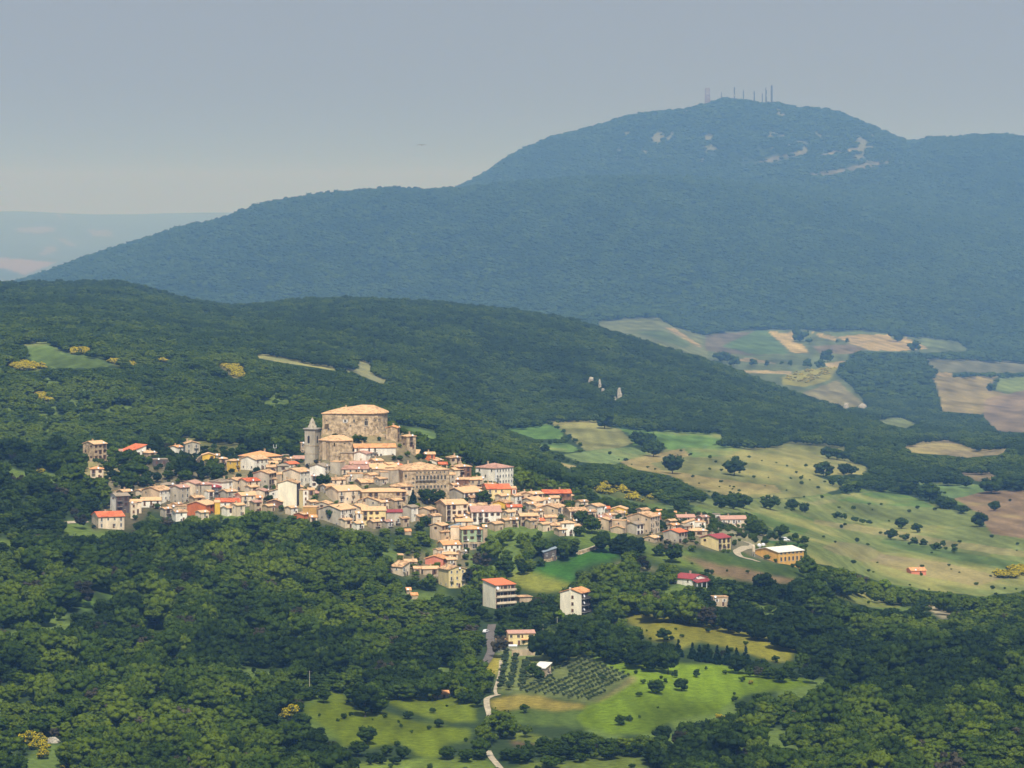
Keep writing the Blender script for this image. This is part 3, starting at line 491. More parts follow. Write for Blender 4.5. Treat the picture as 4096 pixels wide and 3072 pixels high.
# ---------------------------------------------------------------- woods: positions
def scatter(y0, y1, u0, u1, sp, seed):
    r = np.random.default_rng(seed); out = []
    y = y0
    pts = []
    while y < y1:
        s = sp(y); n = int((u1-u0)*y/s); xx = u0*y+(np.arange(n)+r.uniform(-.45,.45,n))*s; yy = y+r.uniform(-.45,.45,n)*s
        pts.append(np.stack([xx, yy], 1)); y += s
    p = np.concatenate(pts); z = Hgt(p[:,0], p[:,1]); return p[:,0], p[:,1], z, r
def gn_forest(name, x, y, z, wd, ht, tint, sources, label=None):
    n = len(x); print('FOREST', name, n); me = bpy.data.meshes.new(name); me.vertices.add(n)
    me.vertices.foreach_set('co', np.stack([x, y, z], 1).astype(np.float32).ravel())
    r = np.random.default_rng(len(x))
    def at(nm, ty, key, val): a = me.attributes.new(nm, ty, 'POINT'); a.data.foreach_set(key, val)
    at('scl', 'FLOAT_VECTOR', 'vector', np.stack([wd, wd, ht], 1).astype(np.float32).ravel())
    at('rz', 'FLOAT_VECTOR', 'vector', np.stack([np.zeros(n), np.zeros(n), r.uniform(0, 6.28, n)], 1).astype(np.float32).ravel())
    at('tint', 'FLOAT', 'value', tint.astype(np.float32)); at('vi', 'INT', 'value', r.integers(0, len(sources), n).astype(np.int32))
    o = link(bpy.data.objects.new(name, me)); tag(o, label, None, None, 'stuff')
    g = bpy.data.node_groups.new(name+'_scatter', 'GeometryNodeTree')
    g.interface.new_socket('Geometry', in_out='INPUT', socket_type='NodeSocketGeometry'); g.interface.new_socket('Geometry', in_out='OUTPUT', socket_type='NodeSocketGeometry')
    N = g.nodes; Lk = g.links; gi = N.new('NodeGroupInput'); go = N.new('NodeGroupOutput'); ip = N.new('GeometryNodeInstanceOnPoints'); jn = N.new('GeometryNodeJoinGeometry')
    for s in sources:
        ob = N.new('GeometryNodeObjectInfo'); ob.inputs['Object'].default_value = s; ob.inputs['As Instance'].default_value = True; ob.transform_space = 'ORIGINAL'
        Lk.new(ob.outputs['Geometry'], jn.inputs[0])
    def na(nm, ty): q = N.new('GeometryNodeInputNamedAttribute'); q.data_type = ty; q.inputs[0].default_value = nm; return q.outputs[0]
    Lk.new(gi.outputs[0], ip.inputs['Points']); Lk.new(jn.outputs[0], ip.inputs['Instance']); ip.inputs['Pick Instance'].default_value = True
    Lk.new(na('vi', 'INT'), ip.inputs['Instance Index']); Lk.new(na('rz', 'FLOAT_VECTOR'), ip.inputs['Rotation']); Lk.new(na('scl', 'FLOAT_VECTOR'), ip.inputs['Scale'])
    Lk.new(ip.outputs[0], go.inputs[0])
    md = o.modifiers.new('scatter', 'NODES'); md.node_group = g; return o
# keep-out discs round buildings and roads, filled by the builders below
KEEP = []
def keepout(x, y):
    r = np.zeros(x.shape, bool)
    for kx, ky, kr in KEEP: r |= (x-kx)**2+(y-ky)**2 < kr*kr
    return r
far_single = []; broom_src = []
for tx, ty, tw in ((75,220,40),(825,290,50),(1000,280,25),(455,430,55)):
    a, b, c = ground(*T('R', tx, ty), 3450, 5300); wdt = tw/1.6193/FPX*b
    far_single.append(make_tree('field_tree', a, b, c, wdt*1.1, wdt*.9, CROWN_FAR[len(far_single) % 4], .3, 'x', group='x'))
for tx, ty in ((150,1500),(260,1520)):
    a, b, c = ground(*T('Q', tx, ty)); broom_src.append(make_tree('broom_shrub', a, b, c, 5, 4, CROWN_BRO[0], .5, 'x')[1])
# ---------------------------------------------------------------- windows, doors, balconies as shared meshes (unit size)
def win_mesh(name, fr, pane, shut=None):
    b = MB()
    b.box(-.5,-.07,-.5,.5,.02,.5,0); b.box(-.42,-.09,-.44,-.03,-.071,.44,1); b.box(.03,-.09,-.44,.42,-.071,.44,1)
    b.box(-.62,-.16,-.60,.62,.02,-.502,0)
    if shut: b.box(-1.0,-.11,-.5,-.55,-.02,.5,2); b.box(.55,-.11,-.5,1.0,-.02,.5,2)
    return b.mesh(name, [fr, pane, shut or pane])
WIN = [win_mesh('window', M_frame, M_glass), win_mesh('window', M_shut, M_glass, M_shut), win_mesh('window', M_conc, M_void), win_mesh('window', M_shut, M_shut), win_mesh('window', M_frame, M_void, M_frame)]
def door_mesh():
    b = MB(); b.box(-.5,-.06,0,.5,.02,1,0); b.box(-.42,-.09,0,.42,-.061,.93,1); return b.mesh('door', [M_conc, M_shut])
DOOR = door_mesh()
def balc_mesh():
    b = MB(); b.box(-.5,-1.1,-.12,.5,-.02,0,0); b.box(-.5,-1.1,.92,.5,-1.04,1,1)
    for i in range(11): t = -.49+i*.098; b.box(t-.006,-1.09,0,t+.006,-1.06,.93,1)
    for sx in (-.5,.485): b.box(sx,-1.05,.92,sx+.015,-.02,1,1)
    return b.mesh('balcony', [M_conc, M_rail])
BALC = balc_mesh()
def dish_mesh():
    b = MB(); b.lathe([(.02,0),(.25,.03),(.42,.12),(.45,.16),(.40,.14),(.2,.06)], 12); b.bar((0,0,0),(0,0,-.35),.03)
    return b.mesh('satellite_dish', [M_whitep])
DISH = dish_mesh()
def chim_mesh():
    b = MB(); b.box(-.35,-.35,-1.2,.35,.35,1.0,0); b.box(-.45,-.45,1.02,.45,.45,1.15,1); b.box(-.25,-.25,1.0,.25,.25,1.02,1); return b.mesh('chimney', [MW['t'], MR['T']])
CHIM = chim_mesh()
def slabroof(b, kind, wr, wl, h, o, tn, mi=0, t=.28):
    e = h-o*tn
    if kind == 'r':
        z = h+wl/2*tn; b.slab([(-o,-o,e),(wr+o,-o,e),(wr+o,wl/2,z),(-o,wl/2,z)], t, mi); b.slab([(-o,wl/2+.003,z),(wr+o,wl/2+.003,z),(wr+o,wl+o,e),(-o,wl+o,e)], t, mi); return wl/2*tn
    if kind == 'l':
        z = h+wr/2*tn; b.slab([(-o,-o,e),(wr/2,-o,z),(wr/2,wl+o,z),(-o,wl+o,e)], t, mi); b.slab([(wr/2+.003,-o,z),(wr+o,-o,e),(wr+o,wl+o,e),(wr/2+.003,wl+o,z)], t, mi); return wr/2*tn
    if kind == 'h':
        m = min(wr, wl)/2+o; z = e+m*tn
        if wr >= wl: a = (-o+m, wl/2, z); c = (wr+o-m, wl/2, z)
        else: a = (wr/2, -o+m, z); c = (wr/2, wl+o-m, z)
        p = [(-o,-o,e),(wr+o,-o,e),(wr+o,wl+o,e),(-o,wl+o,e)]
        def P(pts):
            b.poly(pts, mi)
        if wr >= wl: P([p[0],p[1],c,a]); P([p[1],p[2],c]); P([p[2],p[3],a,c]); P([p[3],p[0],a])
        else: P([p[0],p[1],a]); P([p[1],p[2],c,a]); P([p[2],p[3],c]); P([p[3],p[0],a,c])
        b.box(-o,-o,e-.22,wr+o,wl+o,e-.003,mi); return m*tn
    if kind == 'q': z = h+wl*tn; b.slab([(-o,-o,e),(wr+o,-o,e),(wr+o,wl+o,z+o*tn),(-o,wl+o,z+o*tn)], t, mi); return wl*tn
    if kind == 'm': z = h+wr*tn; b.slab([(-o,-o,e),(wr+o,-o,z+o*tn),(wr+o,wl+o,z+o*tn),(-o,wl+o,e)], t, mi); return wr*tn
    b.box(-.15,-.15,h,wr+.15,wl+.15,h+.35,mi); b.box(.2,.2,h+.35,wr-.2,wl-.2,h+.352,mi); return 0
def wallmesh(kind, wr, wl, h, tn, mats):
    b = MB(); z0 = -5.0; t = .26
    A = {'r': (0, wl/2*tn, 'y'), 'l': (0, wr/2*tn, 'x')}
    c = [(0,0),(wr,0),(wr,wl),(0,wl)]
    hz = [h-t]*4
    if kind == 'h' or kind == 'f': hz = [h]*4
    if kind == 'q': hz = [h-t, h-t, h+wl*tn-t, h+wl*tn-t]
    if kind == 'm': hz = [h-t, h+wr*tn-t, h+wr*tn-t, h-t]
    for i in range(4):
        j = (i+1) % 4; p, q = c[i], c[j]; mi = 0 if i in (3,) else 1
        pts = [(p[0],p[1],z0),(q[0],q[1],z0),(q[0],q[1],hz[j])]
        if kind == 'r' and i in (1,3): pts.append((p[0], wl/2, h-t+wl/2*tn))
        if kind == 'l' and i in (0,2): pts.append((wr/2, p[1], h-t+wr/2*tn))
        pts.append((p[0],p[1],hz[i])); b.poly(pts, mi)
    if kind in 'rl':
        if kind == 'r': T1 = [(0,0,h-t),(wr,0,h-t),(wr,wl/2,h-t+wl/2*tn),(0,wl/2,h-t+wl/2*tn)]; T2 = [(0,wl/2,h-t+wl/2*tn),(wr,wl/2,h-t+wl/2*tn),(wr,wl,h-t),(0,wl,h-t)]
        else: T1 = [(0,0,h-t),(wr/2,0,h-t+wr/2*tn),(wr/2,wl,h-t+wr/2*tn),(0,wl,h-t)]; T2 = [(wr/2,0,h-t+wr/2*tn),(wr,0,h-t),(wr,wl,h-t),(wr/2,wl,h-t+wr/2*tn)]
        b.poly(T1, 1); b.poly(T2, 1)
    else: b.poly([(c[i][0],c[i][1],hz[i]) for i in range(4)], 1)
    b.poly([(x,y,z0) for x,y in reversed(c)], 1)
    return b.mesh('wall', mats)
THINGS = []      # (object, cx, cy of the photo, description, explicit label)
COLN = dict(w='white', c='cream', g='grey', t='tan', s='stone', y='golden yellow', Y='pale yellow', o='orange', p='coral', G='pale green', b='brown', k='ochre', d='dark', e='bright cream', B='ochre')
ROOFN = dict(T='tan', O='orange', R='bright red', M='maroon', P='pinkish', D='grey-brown', W='pale', B='blue-grey')
KINDN = dict(r='gabled', l='gabled', h='hipped', q='sloping', m='sloping', f='flat')
def house(t, xl, xc, xr, ye, yb, kind, wall, roof, label=None, name='house', cat='house', pitch=17, yr=(1250,2150), win=1.0, balc=.45, theta=None, depth=None, storey=3.0, wtype=None, chim=True):
    x0, _ = T(t, xl, yb); x1, y1 = T(t, xc, yb); x2, e1 = T(t, xr, ye)
    gx, gy, gz = ground(x1, y1, *yr); s = FPX/gy
    pl = max(x1-x0, 0)/s; pr = max(x2-x1, 0)/s
    th = math.atan2(max(pl, .01), max(pr, .01)) if theta is None else math.radians(theta)
    th = min(max(th, math.radians(4)), math.radians(86))
    wr = pr/math.cos(th); wl = pl/math.sin(th)
    if pl < 1.6: th = math.radians(8); wr = pr; wl = max(6, min(10, pr*.8)); 
    if pr < 1.6: th = math.radians(80); wl = pl; wr = max(6, min(10, pl*.8))
    if depth: wl = depth if pl < pr else wl; wr = depth if pl >= pr else wr
    wr = max(wr, 2.2); wl = max(wl, 2.2)
    h = max((y1-e1)/s, 2.0); tn = math.tan(math.radians(pitch))
    R_ = empty(name, (gx, gy, gz), th)
    fm = MW[wall[0]]; fr = MW[wall[-1]]
    wb = wallmesh(kind, wr, wl, h, tn, [fm, fr]); wo = part('wall', wb, R_)
    rb = MB(); rise = slabroof(rb, kind, wr, wl, h, .45 if min(wr,wl) > 4 else .25, tn); ro = part('roof', rb.mesh('roof', [MR[roof]]), R_)
    q = random.Random(int(xl*7+ye*13+xc))
    if chim and kind in 'rlh' and min(wr, wl) > 5 and q.random() < .75:
        part('chimney', CHIM, ro, (wr*q.uniform(.2,.8), wl*q.uniform(.45,.75), h+rise*.75+.1))
    wt = wtype if wtype is not None else q.choice((0,0,1,1,2,3,4))
    nf = max(1, int(round(h/storey))); nc = int((wr-.8)/2.7)
    if win > 0:
        for f in range(nf):
            z = h-storey*f-1.45
            if z < .6: break
            for c_ in range(max(nc, 1 if wr > 2.2 else 0)):
                if q.random() < .12: continue
                X = wr*(c_+.5)/max(nc, 1)
                tall = q.random() < balc and f < nf
                if tall:
                    part('window', WIN[wt], R_, (X, 0, z-.2), (0,0,0), (1.0, 1, 2.1))
                    if q.random() < .55: part('balcony', BALC, R_, (X, 0, z-1.27), (0,0,0), (q.choice((1.8,2.6)), 1, 1))
                else: part('window', WIN[wt], R_, (X, 0, z), (0,0,0), (.95, 1, 1.3))
            nl = int((wl-1)/3.6)
            for c_ in range(nl):
                if q.random() < .62*(2-win): continue
                part('window', WIN[wt if q.random() < .6 else 2], R_, (0, wl*(c_+.5)/nl, z), (0,0,-math.pi/2), (.8, 1, 1.05))
        if h < 12 and wr > 4: part('door', DOOR, R_, (wr*.5+1.2, 0, -.1), (0,0,0), (1.1, 1, 2.2))
        if q.random() < .45: part('satellite_dish', DISH, ro, (wr*q.uniform(.1,.9), -.3, h+.35), (math.radians(70),0,0), (1.3,1.3,1.3))
    cxp = (x0+x2)/2; cyp = (e1+y1)/2
    THINGS.append((R_, cxp, cyp, (wall[0] if pl > pr or wall[0] == wall[-1] else wall[-1], roof, kind, cat), label)); R_['category'] = cat
    PROTECT.append((x0/1.85172-2, x2/1.85172+2, e1/1.85172-6, y1/1.85172-4, gy))
    cc = Vector((wr/2, wl/2, 0)); cc.rotate(Matrix.Rotation(th, 3, 'Z').to_euler()); KEEP.append((gx+cc.x, gy+cc.y, max(wr, wl)*.55+2.2))
    R_['dims'] = (wr, wl, h); return R_, wr, wl, h
def pane(R_, side, X, Z, w_, h_, typ=2, name='window'):
    return part(name, WIN[typ], R_, (X, 0, Z) if side == 'r' else (0, X, Z), (0,0,0 if side == 'r' else -math.pi/2), (w_, 1, h_))
# ---------------------------------------------------------------- the houses, tile by tile: left edge, corner, right edge, eave, base
HS = '''
A 238 375 500 485 680 r s T 
A 500 520 690 465 560 r g P
A 640 780 940 472 560 m w R | white house with a bright red stepped roof above the wooded gully
A 870 950 1045 525 600 h t T
A 915 980 1060 580 660 h t T
A 1205 1300 1355 490 600 r w O | orange-tiled house with white balconies beside the olive field
A 1350 1385 1545 480 640 l g T | grey gable-fronted house below the olive field behind the village
A 1560 1575 1715 605 680 l y T | golden yellow gable-fronted house just above the village trees
A 1715 1725 1765 610 680 r t T
A 1755 1765 1850 645 730 h t T
A 1840 1925 1990 670 800 h y T | golden yellow three-storey house with a tan roof, downhill of the gable-fronted yellow one
A 1960 2200 2440 628 720 h t O | wide low house with a big orange hipped roof, left of the church
A 1975 2165 2290 655 780 r w T | white gabled house standing directly in front of the big orange hipped roof
A 320 335 480 760 870 h c O | small isolated grey-walled house between two clumps of trees on the slope
A 540 620 760 1060 1260 r w/d D | tall pale house with dark balconies, at the lower end of the row
A 760 772 900 1120 1250 r c T
A 885 900 1115 1108 1190 r w T
A 890 1100 1220 1000 1160 r t/w T
A 1200 1260 1345 1020 1110 l Y P
A 1210 1330 1425 965 1150 r g P
A 1330 1495 1560 925 1100 r c P
A 1430 1440 1520 1010 1090 h t P
A 1550 1562 1680 930 1070 r g P
A 1640 1785 1900 905 1070 h w D | white house with a grey-brown hipped roof above the bright orange house
A 1680 1690 1780 960 1080 r d M
A 1835 1950 2030 885 1010 r c T
A 1950 2070 2205 895 1020 r c R
A 1395 1615 1715 1160 1290 r o T | bright orange house with a tan roof at the edge of the woods
A 1700 1712 1770 1130 1270 r y T
A 1715 1730 1990 1125 1220 r w R | white house with a wide bright red roof beside the orange house
A 1925 2010 2160 1055 1190 r c T
A 320 425 700 1290 1420 r c R | long low cream house with a red and tan roof, lowest at the village end
A 1225 1280 1400 1240 1350 r w T
A 1165 1200 1410 1180 1260 f t T
A 765 780 850 1140 1310 f c T
A 1100 1120 1270 935 990 h d D
A 1010 1030 1190 660 740 f d D | dark open pavilion half hidden among the village trees
A 120 130 235 540 590 h b O
A 620 700 790 1010 1080 r t T
A 830 900 960 1000 1070 r c T
A 1225 1290 1350 1150 1240 r c T
A 1420 1490 1590 1080 1180 r t T
A 1100 1160 1230 1200 1300 r g T
A 1490 1560 1640 1240 1330 r c T
A 1780 1850 1930 1190 1290 r w T
A 1880 1960 2040 1160 1290 r c T
A 2090 2150 2230 1130 1240 r t P
A 1230 1300 1360 960 1040 r t D
A 1590 1640 1700 1010 1100 r w T
A 1760 1850 1950 1010 1110 r g T
A 2040 2110 2190 960 1060 r c T
B 580 600 690 660 740 h t T
B 150 230 330 1060 1180 r c T
B 480 560 660 1160 1290 r c T
B 880 960 1060 1150 1260 r g/c T
B 700 770 850 1350 1450 r t T
B 1030 1110 1200 1230 1340 r c T
B 1180 1260 1350 1160 1260 h t T
B 1440 1520 1610 1010 1100 r c T
B 1560 1640 1730 1060 1160 r g T
B 1600 1660 1750 1350 1460 r c T
B 1750 1830 1920 1330 1450 r t T
B 1830 1900 1990 1260 1380 r g T
B 1500 1580 1680 830 910 r t T
B 1680 1750 1830 870 950 r c T
B 1640 1700 1780 960 1050 r t T
B 560 620 700 1010 1120 r g T
B 420 480 560 800 880 r t T
B 250 310 390 820 900 r c T
B 860 920 1000 1080 1170 r t D
B 440 520 600 1420 1520 r c/w T
B 150 230 310 1400 1480 r t T
B 1120 1200 1290 1580 1690 r c T
B 1280 1350 1440 1620 1710 r w T
B 1480 1560 1660 1600 1700 r t T
B 1660 1730 1810 1600 1690 r g P
B 1860 1930 2010 1560 1680 r t T
B 635 642 690 560 740 f s T
B 545 560 800 800 860 r t P
B 405 500 610 868 920 r w R
B 400 410 495 765 830 f d D
B 1290 1320 1845 662 800 r w O | long white terrace with dark windows at the foot of the castle rock
B 1298 1470 1545 742 850 r w P | white gabled house under the long white terrace
B 1250 1270 1510 870 920 r c P
B 1150 1160 1530 935 1010 r c P
B 1010 1140 1195 850 1020 f g T
B 750 945 1012 905 1040 r w D
B 1540 1550 1700 932 1010 r t T
B 1500 1520 1860 912 990 r t T
B 1780 1800 1930 880 930 h b R
B 1718 1862 1885 410 600 r s O | stone house with an orange roof leaning against the castle
B 1910 1980 2095 520 680 h s T | ruined stone house at the far edge of the castle rock
B 130 150 350 862 930 r t T
B 205 215 350 905 980 r t T
B 35 240 320 988 1190 r g T
B 318 330 405 1000 1110 r t T
B 340 350 490 892 990 h g D
B 410 630 765 972 1180 r c/w T
B 410 480 625 1100 1160 r t T
B 345 590 627 1110 1420 r e/d T | tall blank-walled bright cream house above the lower woods
B 238 445 472 1215 1310 r w T
B 210 400 437 1345 1430 r b T
B 618 670 735 1205 1440 f Y/w T | narrow pale yellow tower-like house
B 725 735 815 1200 1310 r t T
B 40 185 228 1212 1320 r c P
B -20 5 68 1245 1380 r w T
B 65 80 160 1295 1410 r c O
B 1015 1040 1210 1065 1160 r c T
B 1180 1230 1300 1030 1120 l c T
B 1210 1240 1430 1000 1100 f g T
B 1300 1410 1640 1105 1160 r t T
B 1630 1775 1932 958 1130 f g T
B 1765 1790 2060 1152 1220 h c T
B 940 1120 1405 1212 1400 r c T
B 1405 1420 1980 1226 1420 h s T | wide stone mansion with deep eaves below the long stone palace
B 1360 1620 1725 1332 1440 r g T
B 1240 1390 1500 1412 1480 r c T
B 1390 1420 1720 1455 1650 r Y T
B 1320 1340 1425 1492 1660 r c T
B 1700 1725 1925 1478 1650 r g M | grey balconied house under a maroon roof
B 1925 2040 2122 1418 1610 r g/w D
B 820 990 1035 1372 1450 r g T
B 855 1145 1330 1450 1660 r g/w T | big grey gabled house with a white balconied front
B 665 840 857 1420 1570 f k/t T | windowless ochre block at the edge of the lower woods
B 550 680 752 1507 1580 r o T
B 745 760 850 1542 1600 r c O
B 765 780 842 1020 1190 r w P
B 820 832 935 1238 1310 r d P
C 780 835 950 358 440 h t T | small square tower house with a hipped roof at the village back
C 845 925 1065 458 600 h b T
C 540 550 665 318 370 r o T
C 1060 1110 1200 590 680 r t T
C 1180 1240 1330 660 760 r c T
C 1330 1400 1480 780 880 r c T
C 1000 1060 1150 800 880 r t T
C 1240 1300 1390 900 980 r t T
C 1400 1470 1550 960 1060 r c T
C 1380 1440 1530 1050 1140 r t T
C 1640 1700 1790 870 960 r g T
C 1700 1770 1860 950 1040 r c T
C 1250 1330 1420 1090 1180 r t T
C 300 370 450 930 1050 r t T
C 580 640 730 1000 1120 r c T
C 430 490 560 1010 1090 r t T
C 980 1040 1110 980 1070 r g T
C 860 920 1000 1010 1090 r t T
C 660 730 820 1180 1290 r t T
C 900 950 1020 1400 1480 r t D
C 640 700 760 1380 1470 r c T
C 950 1010 1080 1280 1380 r g D
C 1500 1550 1620 780 880 r w T
C 470 520 590 620 720 r t T
C 820 860 930 660 740 r c T
C 535 680 750 392 440 r w T
C 695 710 800 435 470 r c R
C 375 470 482 322 360 m c T
C 810 880 970 492 600 r c T
C 818 828 890 545 690 r g T
C 880 890 1040 602 690 r b T
C 175 310 820 500 730 h s T | long stone palace with rows of tall windows and a broad tan roof
C 45 60 178 525 650 f g T
C 1110 1335 1530 475 672 h w P | white four-storey palazzo with a pinkish hipped roof at the village edge
C 1040 1050 1185 602 690 r t T
C 770 985 1195 748 870 r g/w T
C 900 1060 1190 702 770 h c T
C 1190 1240 1500 702 830 r Y R
C 1385 1400 1562 704 830 r w T
C 1495 1510 1567 705 860 f o T | narrow orange house at the end of the balconied row
C 1295 1450 1517 862 960 r y T | golden yellow house above the white balconied row
C 1450 1465 1625 905 990 r c R
C 665 785 1025 878 1090 r t/c T | tall tan house with a bare gable beside the dark conifer
C 475 600 665 932 1060 r t T
C 1030 1070 1395 957 1100 r w P | long white balconied house with a pinkish roof
C 1020 1040 1142 892 940 r c T
C 1138 1150 1240 885 940 r c T
C 885 900 1078 1062 1120 r c T
C 945 960 1070 1032 1080 h t T
C 808 830 942 1132 1220 m g B
C 835 930 950 1132 1270 f c T
C 930 960 1190 1150 1380 h G O | pale green house with an orange roof standing on stone arches
C 1180 1195 1240 1128 1310 r t T
C 605 735 808 1112 1290 r t T
C 695 750 945 1302 1350 h t T
C 690 755 945 1322 1420 r w O
C 740 750 920 1425 1490 h c T
C 553 755 800 1475 1570 r p O | coral pink gabled house below the green house
C 750 800 900 1485 1570 r t T
C 1590 1610 1802 1002 1120 r t T
C 1465 1490 1590 1042 1130 r t T
C 1560 1590 1750 765 850 l t T
C 1580 1775 1900 842 920 r g T
C 1845 1860 1942 822 910 r w T
C 1925 1945 2040 802 890 r c T
C 325 330 402 1180 1215 r t O
E 700 815 1000 490 700 l Y T | tall yellowish gable-ended house at the lower tip of the village
E 520 530 702 480 550 r t T
E 175 300 380 460 570 m c T | pale roofless house among trees at the lower tip of the village
E 315 330 462 402 460 r t T
E 410 430 512 480 540 r t T
E 255 260 317 352 380 f t T
E 345 350 396 735 765 r t O
E 388 400 476 790 820 r t O
E 1190 1335 1550 665 930 q e/c R | apartment block with a bright red sloping roof
E 1548 1600 1735 792 860 h t T | low tan-roofed house beside the red-roofed apartment block
K 390 625 742 1442 1690 r e/d O | four-storey cream block with an orange roof alone in the trees
E 1468 1478 1768 1195 1335 r Y P | yellow two-storey house with a pinkish roof beside the road
E 1335 1350 1474 1283 1342 f c T | small garage against the yellow house by the road
G 1075 1180 1240 668 760 m t W | shed with a white roof inside the orchard
G 65 90 235 925 970 r t O | ruined hut with a broken orange roof in the lower meadow
K 195 205 515 337 400 r b R | long barn with a bright red roof at the village back edge
K 300 490 540 372 450 r Y T
K 60 130 220 480 570 r g T
K 520 590 680 600 690 r c T
K 640 700 790 540 620 r t T
K 860 920 1000 580 670 r g T
K 1020 1080 1150 650 760 r t T
K 560 620 700 430 520 r c T
K 700 770 850 640 740 r w T
K 1560 1610 1680 640 720 r t T
K 1240 1300 1380 520 600 r t T
K 0 60 130 640 740 r t T
K 140 200 280 680 770 r c T
K 320 380 470 740 820 r t T
K 480 540 620 700 790 r g T
K 1700 1760 1840 700 780 r g D
K 1900 1960 2040 600 680 r t P
K 1580 1640 1720 690 760 r c O
K 0 80 200 345 440 r c T
K 130 365 405 502 640 r t T
K 265 420 442 482 570 r c T
K 430 500 690 532 620 r c/w T
K 670 800 890 482 600 r g/w T
K 860 875 945 505 560 r b R
K 945 1120 1147 512 600 r y T | golden yellow gabled house towards the village's lower end
K 930 1060 1115 557 620 r c T
K 795 820 960 602 660 r w P
K 795 925 965 632 760 r t T
K 960 1112 1130 645 790 f t T
K 1130 1385 1500 602 800 r t/c T
K 1430 1450 1505 572 660 r o O | small orange house with an orange roof by the village trees
K 1145 1165 1245 592 650 h t T
K 1120 1235 1317 682 800 r g/w D
K 945 1090 1122 722 800 r t T
K 1450 1462 1522 530 570 r c O
K 1618 1630 1682 552 590 r c O
K 1675 1690 1882 602 650 r c P
K 1745 1760 1880 667 710 m w T
K 1868 1882 2000 662 710 f w T
K 1898 1905 1947 640 700 f b M
K 1800 1830 2020 752 800 h t T
K 1535 1700 1802 770 890 r g R
K 1320 1430 1492 832 890 r t T
K 115 130 218 640 700 r w R
K 212 225 352 602 700 r t T
K -10 10 152 592 700 r t T
K 235 250 402 692 750 r t T
K 380 410 547 667 810 h w T
K 520 540 622 642 700 r t T
K -20 40 62 482 530 r t T
F 568 748 902 560 700 r Y M | yellow farm building with a maroon roof by the pale track
F 1163 1420 1722 714 838 r B W | big ochre barn with a pale sheet roof and a row of windows
F 770 790 1072 347 410 r c P | farmhouse with a long pinkish roof behind the dark trees
F 695 705 780 275 345 f w D
F 275 470 640 1008 1110 l w M | white villa with a maroon roof and covered porch among trees
F 690 700 867 1217 1310 f t T | flat-roofed concrete hut below the villa
F 1140 1150 1197 452 480 r c T
S 1462 1482 1580 386 400 r p O | small isolated house with an orange-pink roof among the woods
K 195 208 347 988 1090 m d B | dark shed with a blue-grey roof on a stone wall
'''
SPECIAL = {}
for ln in HS.strip().split('\n'):
    a, _, lab = ln.partition('|'); q = a.split(); kw = {}
    big = q[0] == 'F' and q[1] == '1163'
    lab = lab.strip() or None; nm, ct = 'house', 'house'
    if lab:
        for k, n_, c_ in (('barn','barn','barn'),('palace','palace','palace'),('mansion','mansion','mansion'),('palazzo','palazzo','palazzo'),('shed','shed','shed'),('hut','hut','hut'),('garage','garage','garage'),('apartment','apartment_block','apartment block'),('block','apartment_block','apartment block'),('villa','villa','villa'),('terrace','terraced_house','terrace'),('pavilion','pavilion','pavilion'),('farm building','barn','barn')):
            if k in re.split(' beside| below| with| of | under| above| behind| at | against| by | at ', lab)[0] and not (k == 'block' and 'ochre' in lab): nm, ct = n_, c_; break
    if lab and 'long stone palace with' in lab: kw = dict(win=0, pitch=15)
    if lab and 'mansion' in lab: kw = dict(pitch=14, balc=.5, depth=11)
    if lab and 'long white terrace' in lab: kw = dict(balc=.8, wtype=2)
    if lab and 'palazzo' in lab: kw = dict(win=0, pitch=16)
    if lab and 'apartment block' in lab: kw = dict(win=0, pitch=9, chim=False)
    if lab and 'four-storey cream' in lab: kw = dict(win=0, chim=False)
    if lab and 'tall blank' in lab or lab and 'windowless' in lab or q[6] == 'f' and q[7] in ('g',): kw = dict(win=0)
    if big: kw = dict(win=0, pitch=11, chim=False, yr=(1700,2150))
    if lab and 'pinkish roof beside the road' in lab: kw = dict(win=0, theta=5, depth=7, pitch=15)
    if lab and 'long barn' in lab: kw = dict(win=.2)
    if q[6] == 'f' and q[7] in 'dt': kw['balc'] = 0
    if q[0] == 'F' and q[1] == '770': kw = dict(yr=(1900,2300))
    if q[0] == 'S': kw = dict(yr=(1900,2400), win=.3)
    H_ = house(q[0], *map(float, q[1:6]), q[6], q[7], q[8], lab, nm, ct, **kw)
    if lab: SPECIAL[lab] = H_
def sp(key): return next(v for k, v in SPECIAL.items() if key in k)
# the long palace: tall windows with small balconies
R_, wr, wl, h = sp('long stone palace with')
for i in range(9):
    X = wr*(.30+.076*i); pane(R_, 'r', X, h-4.2, 1.1, 2.4, 2)
    if i < 6: part('balcony', BALC, R_, (X, 0, h-5.45), (0,0,0), (1.7,1,1))
    pane(R_, 'r', X, h-9.0, 1.0, 1.5, 2)
for i in range(8): pane(R_, 'r', wr*(.30+.085*i), h-1.5, .8, .8, 2)
pane(R_, 'r', wr*.06, h-3.2, 1.3, 1.6, 2)
for z in (-4.5,-6.8,-9.2): pane(R_, 'r', wr*.22, h+z, 1.2, .7, 2)
part('cornice', (lambda b: (b.box(0,-.25,h-.7,wr,-.003,h-.3,0), b.mesh('cornice', [MW['t']]))[1])(MB()), R_)
# the white palazzo: four rows on both fronts, quoins
R_, wr, wl, h = sp('palazzo')
for f in range(4):
    for i in range(6): pane(R_, 'r', wr*(.1+.16*i), h-1.6-3.1*f, .95, 1.5, 0 if f < 3 else 4)
    for i in range(3):
        if (i+f) % 3 != 1: pane(R_, 'l', wl*(.2+.3*i), h-1.6-3.1*f, .95, 1.4, 2)
for f in (1,2): part('balcony', BALC, R_, (wr*.1, 0, h-2.5-3.1*f), (0,0,0), (1.8,1,1))
b = MB(); b.box(-.08,-.08,-1,.5,.3,h-.3,0); part('quoin', b.mesh('quoin', [M_whitep]), R_)
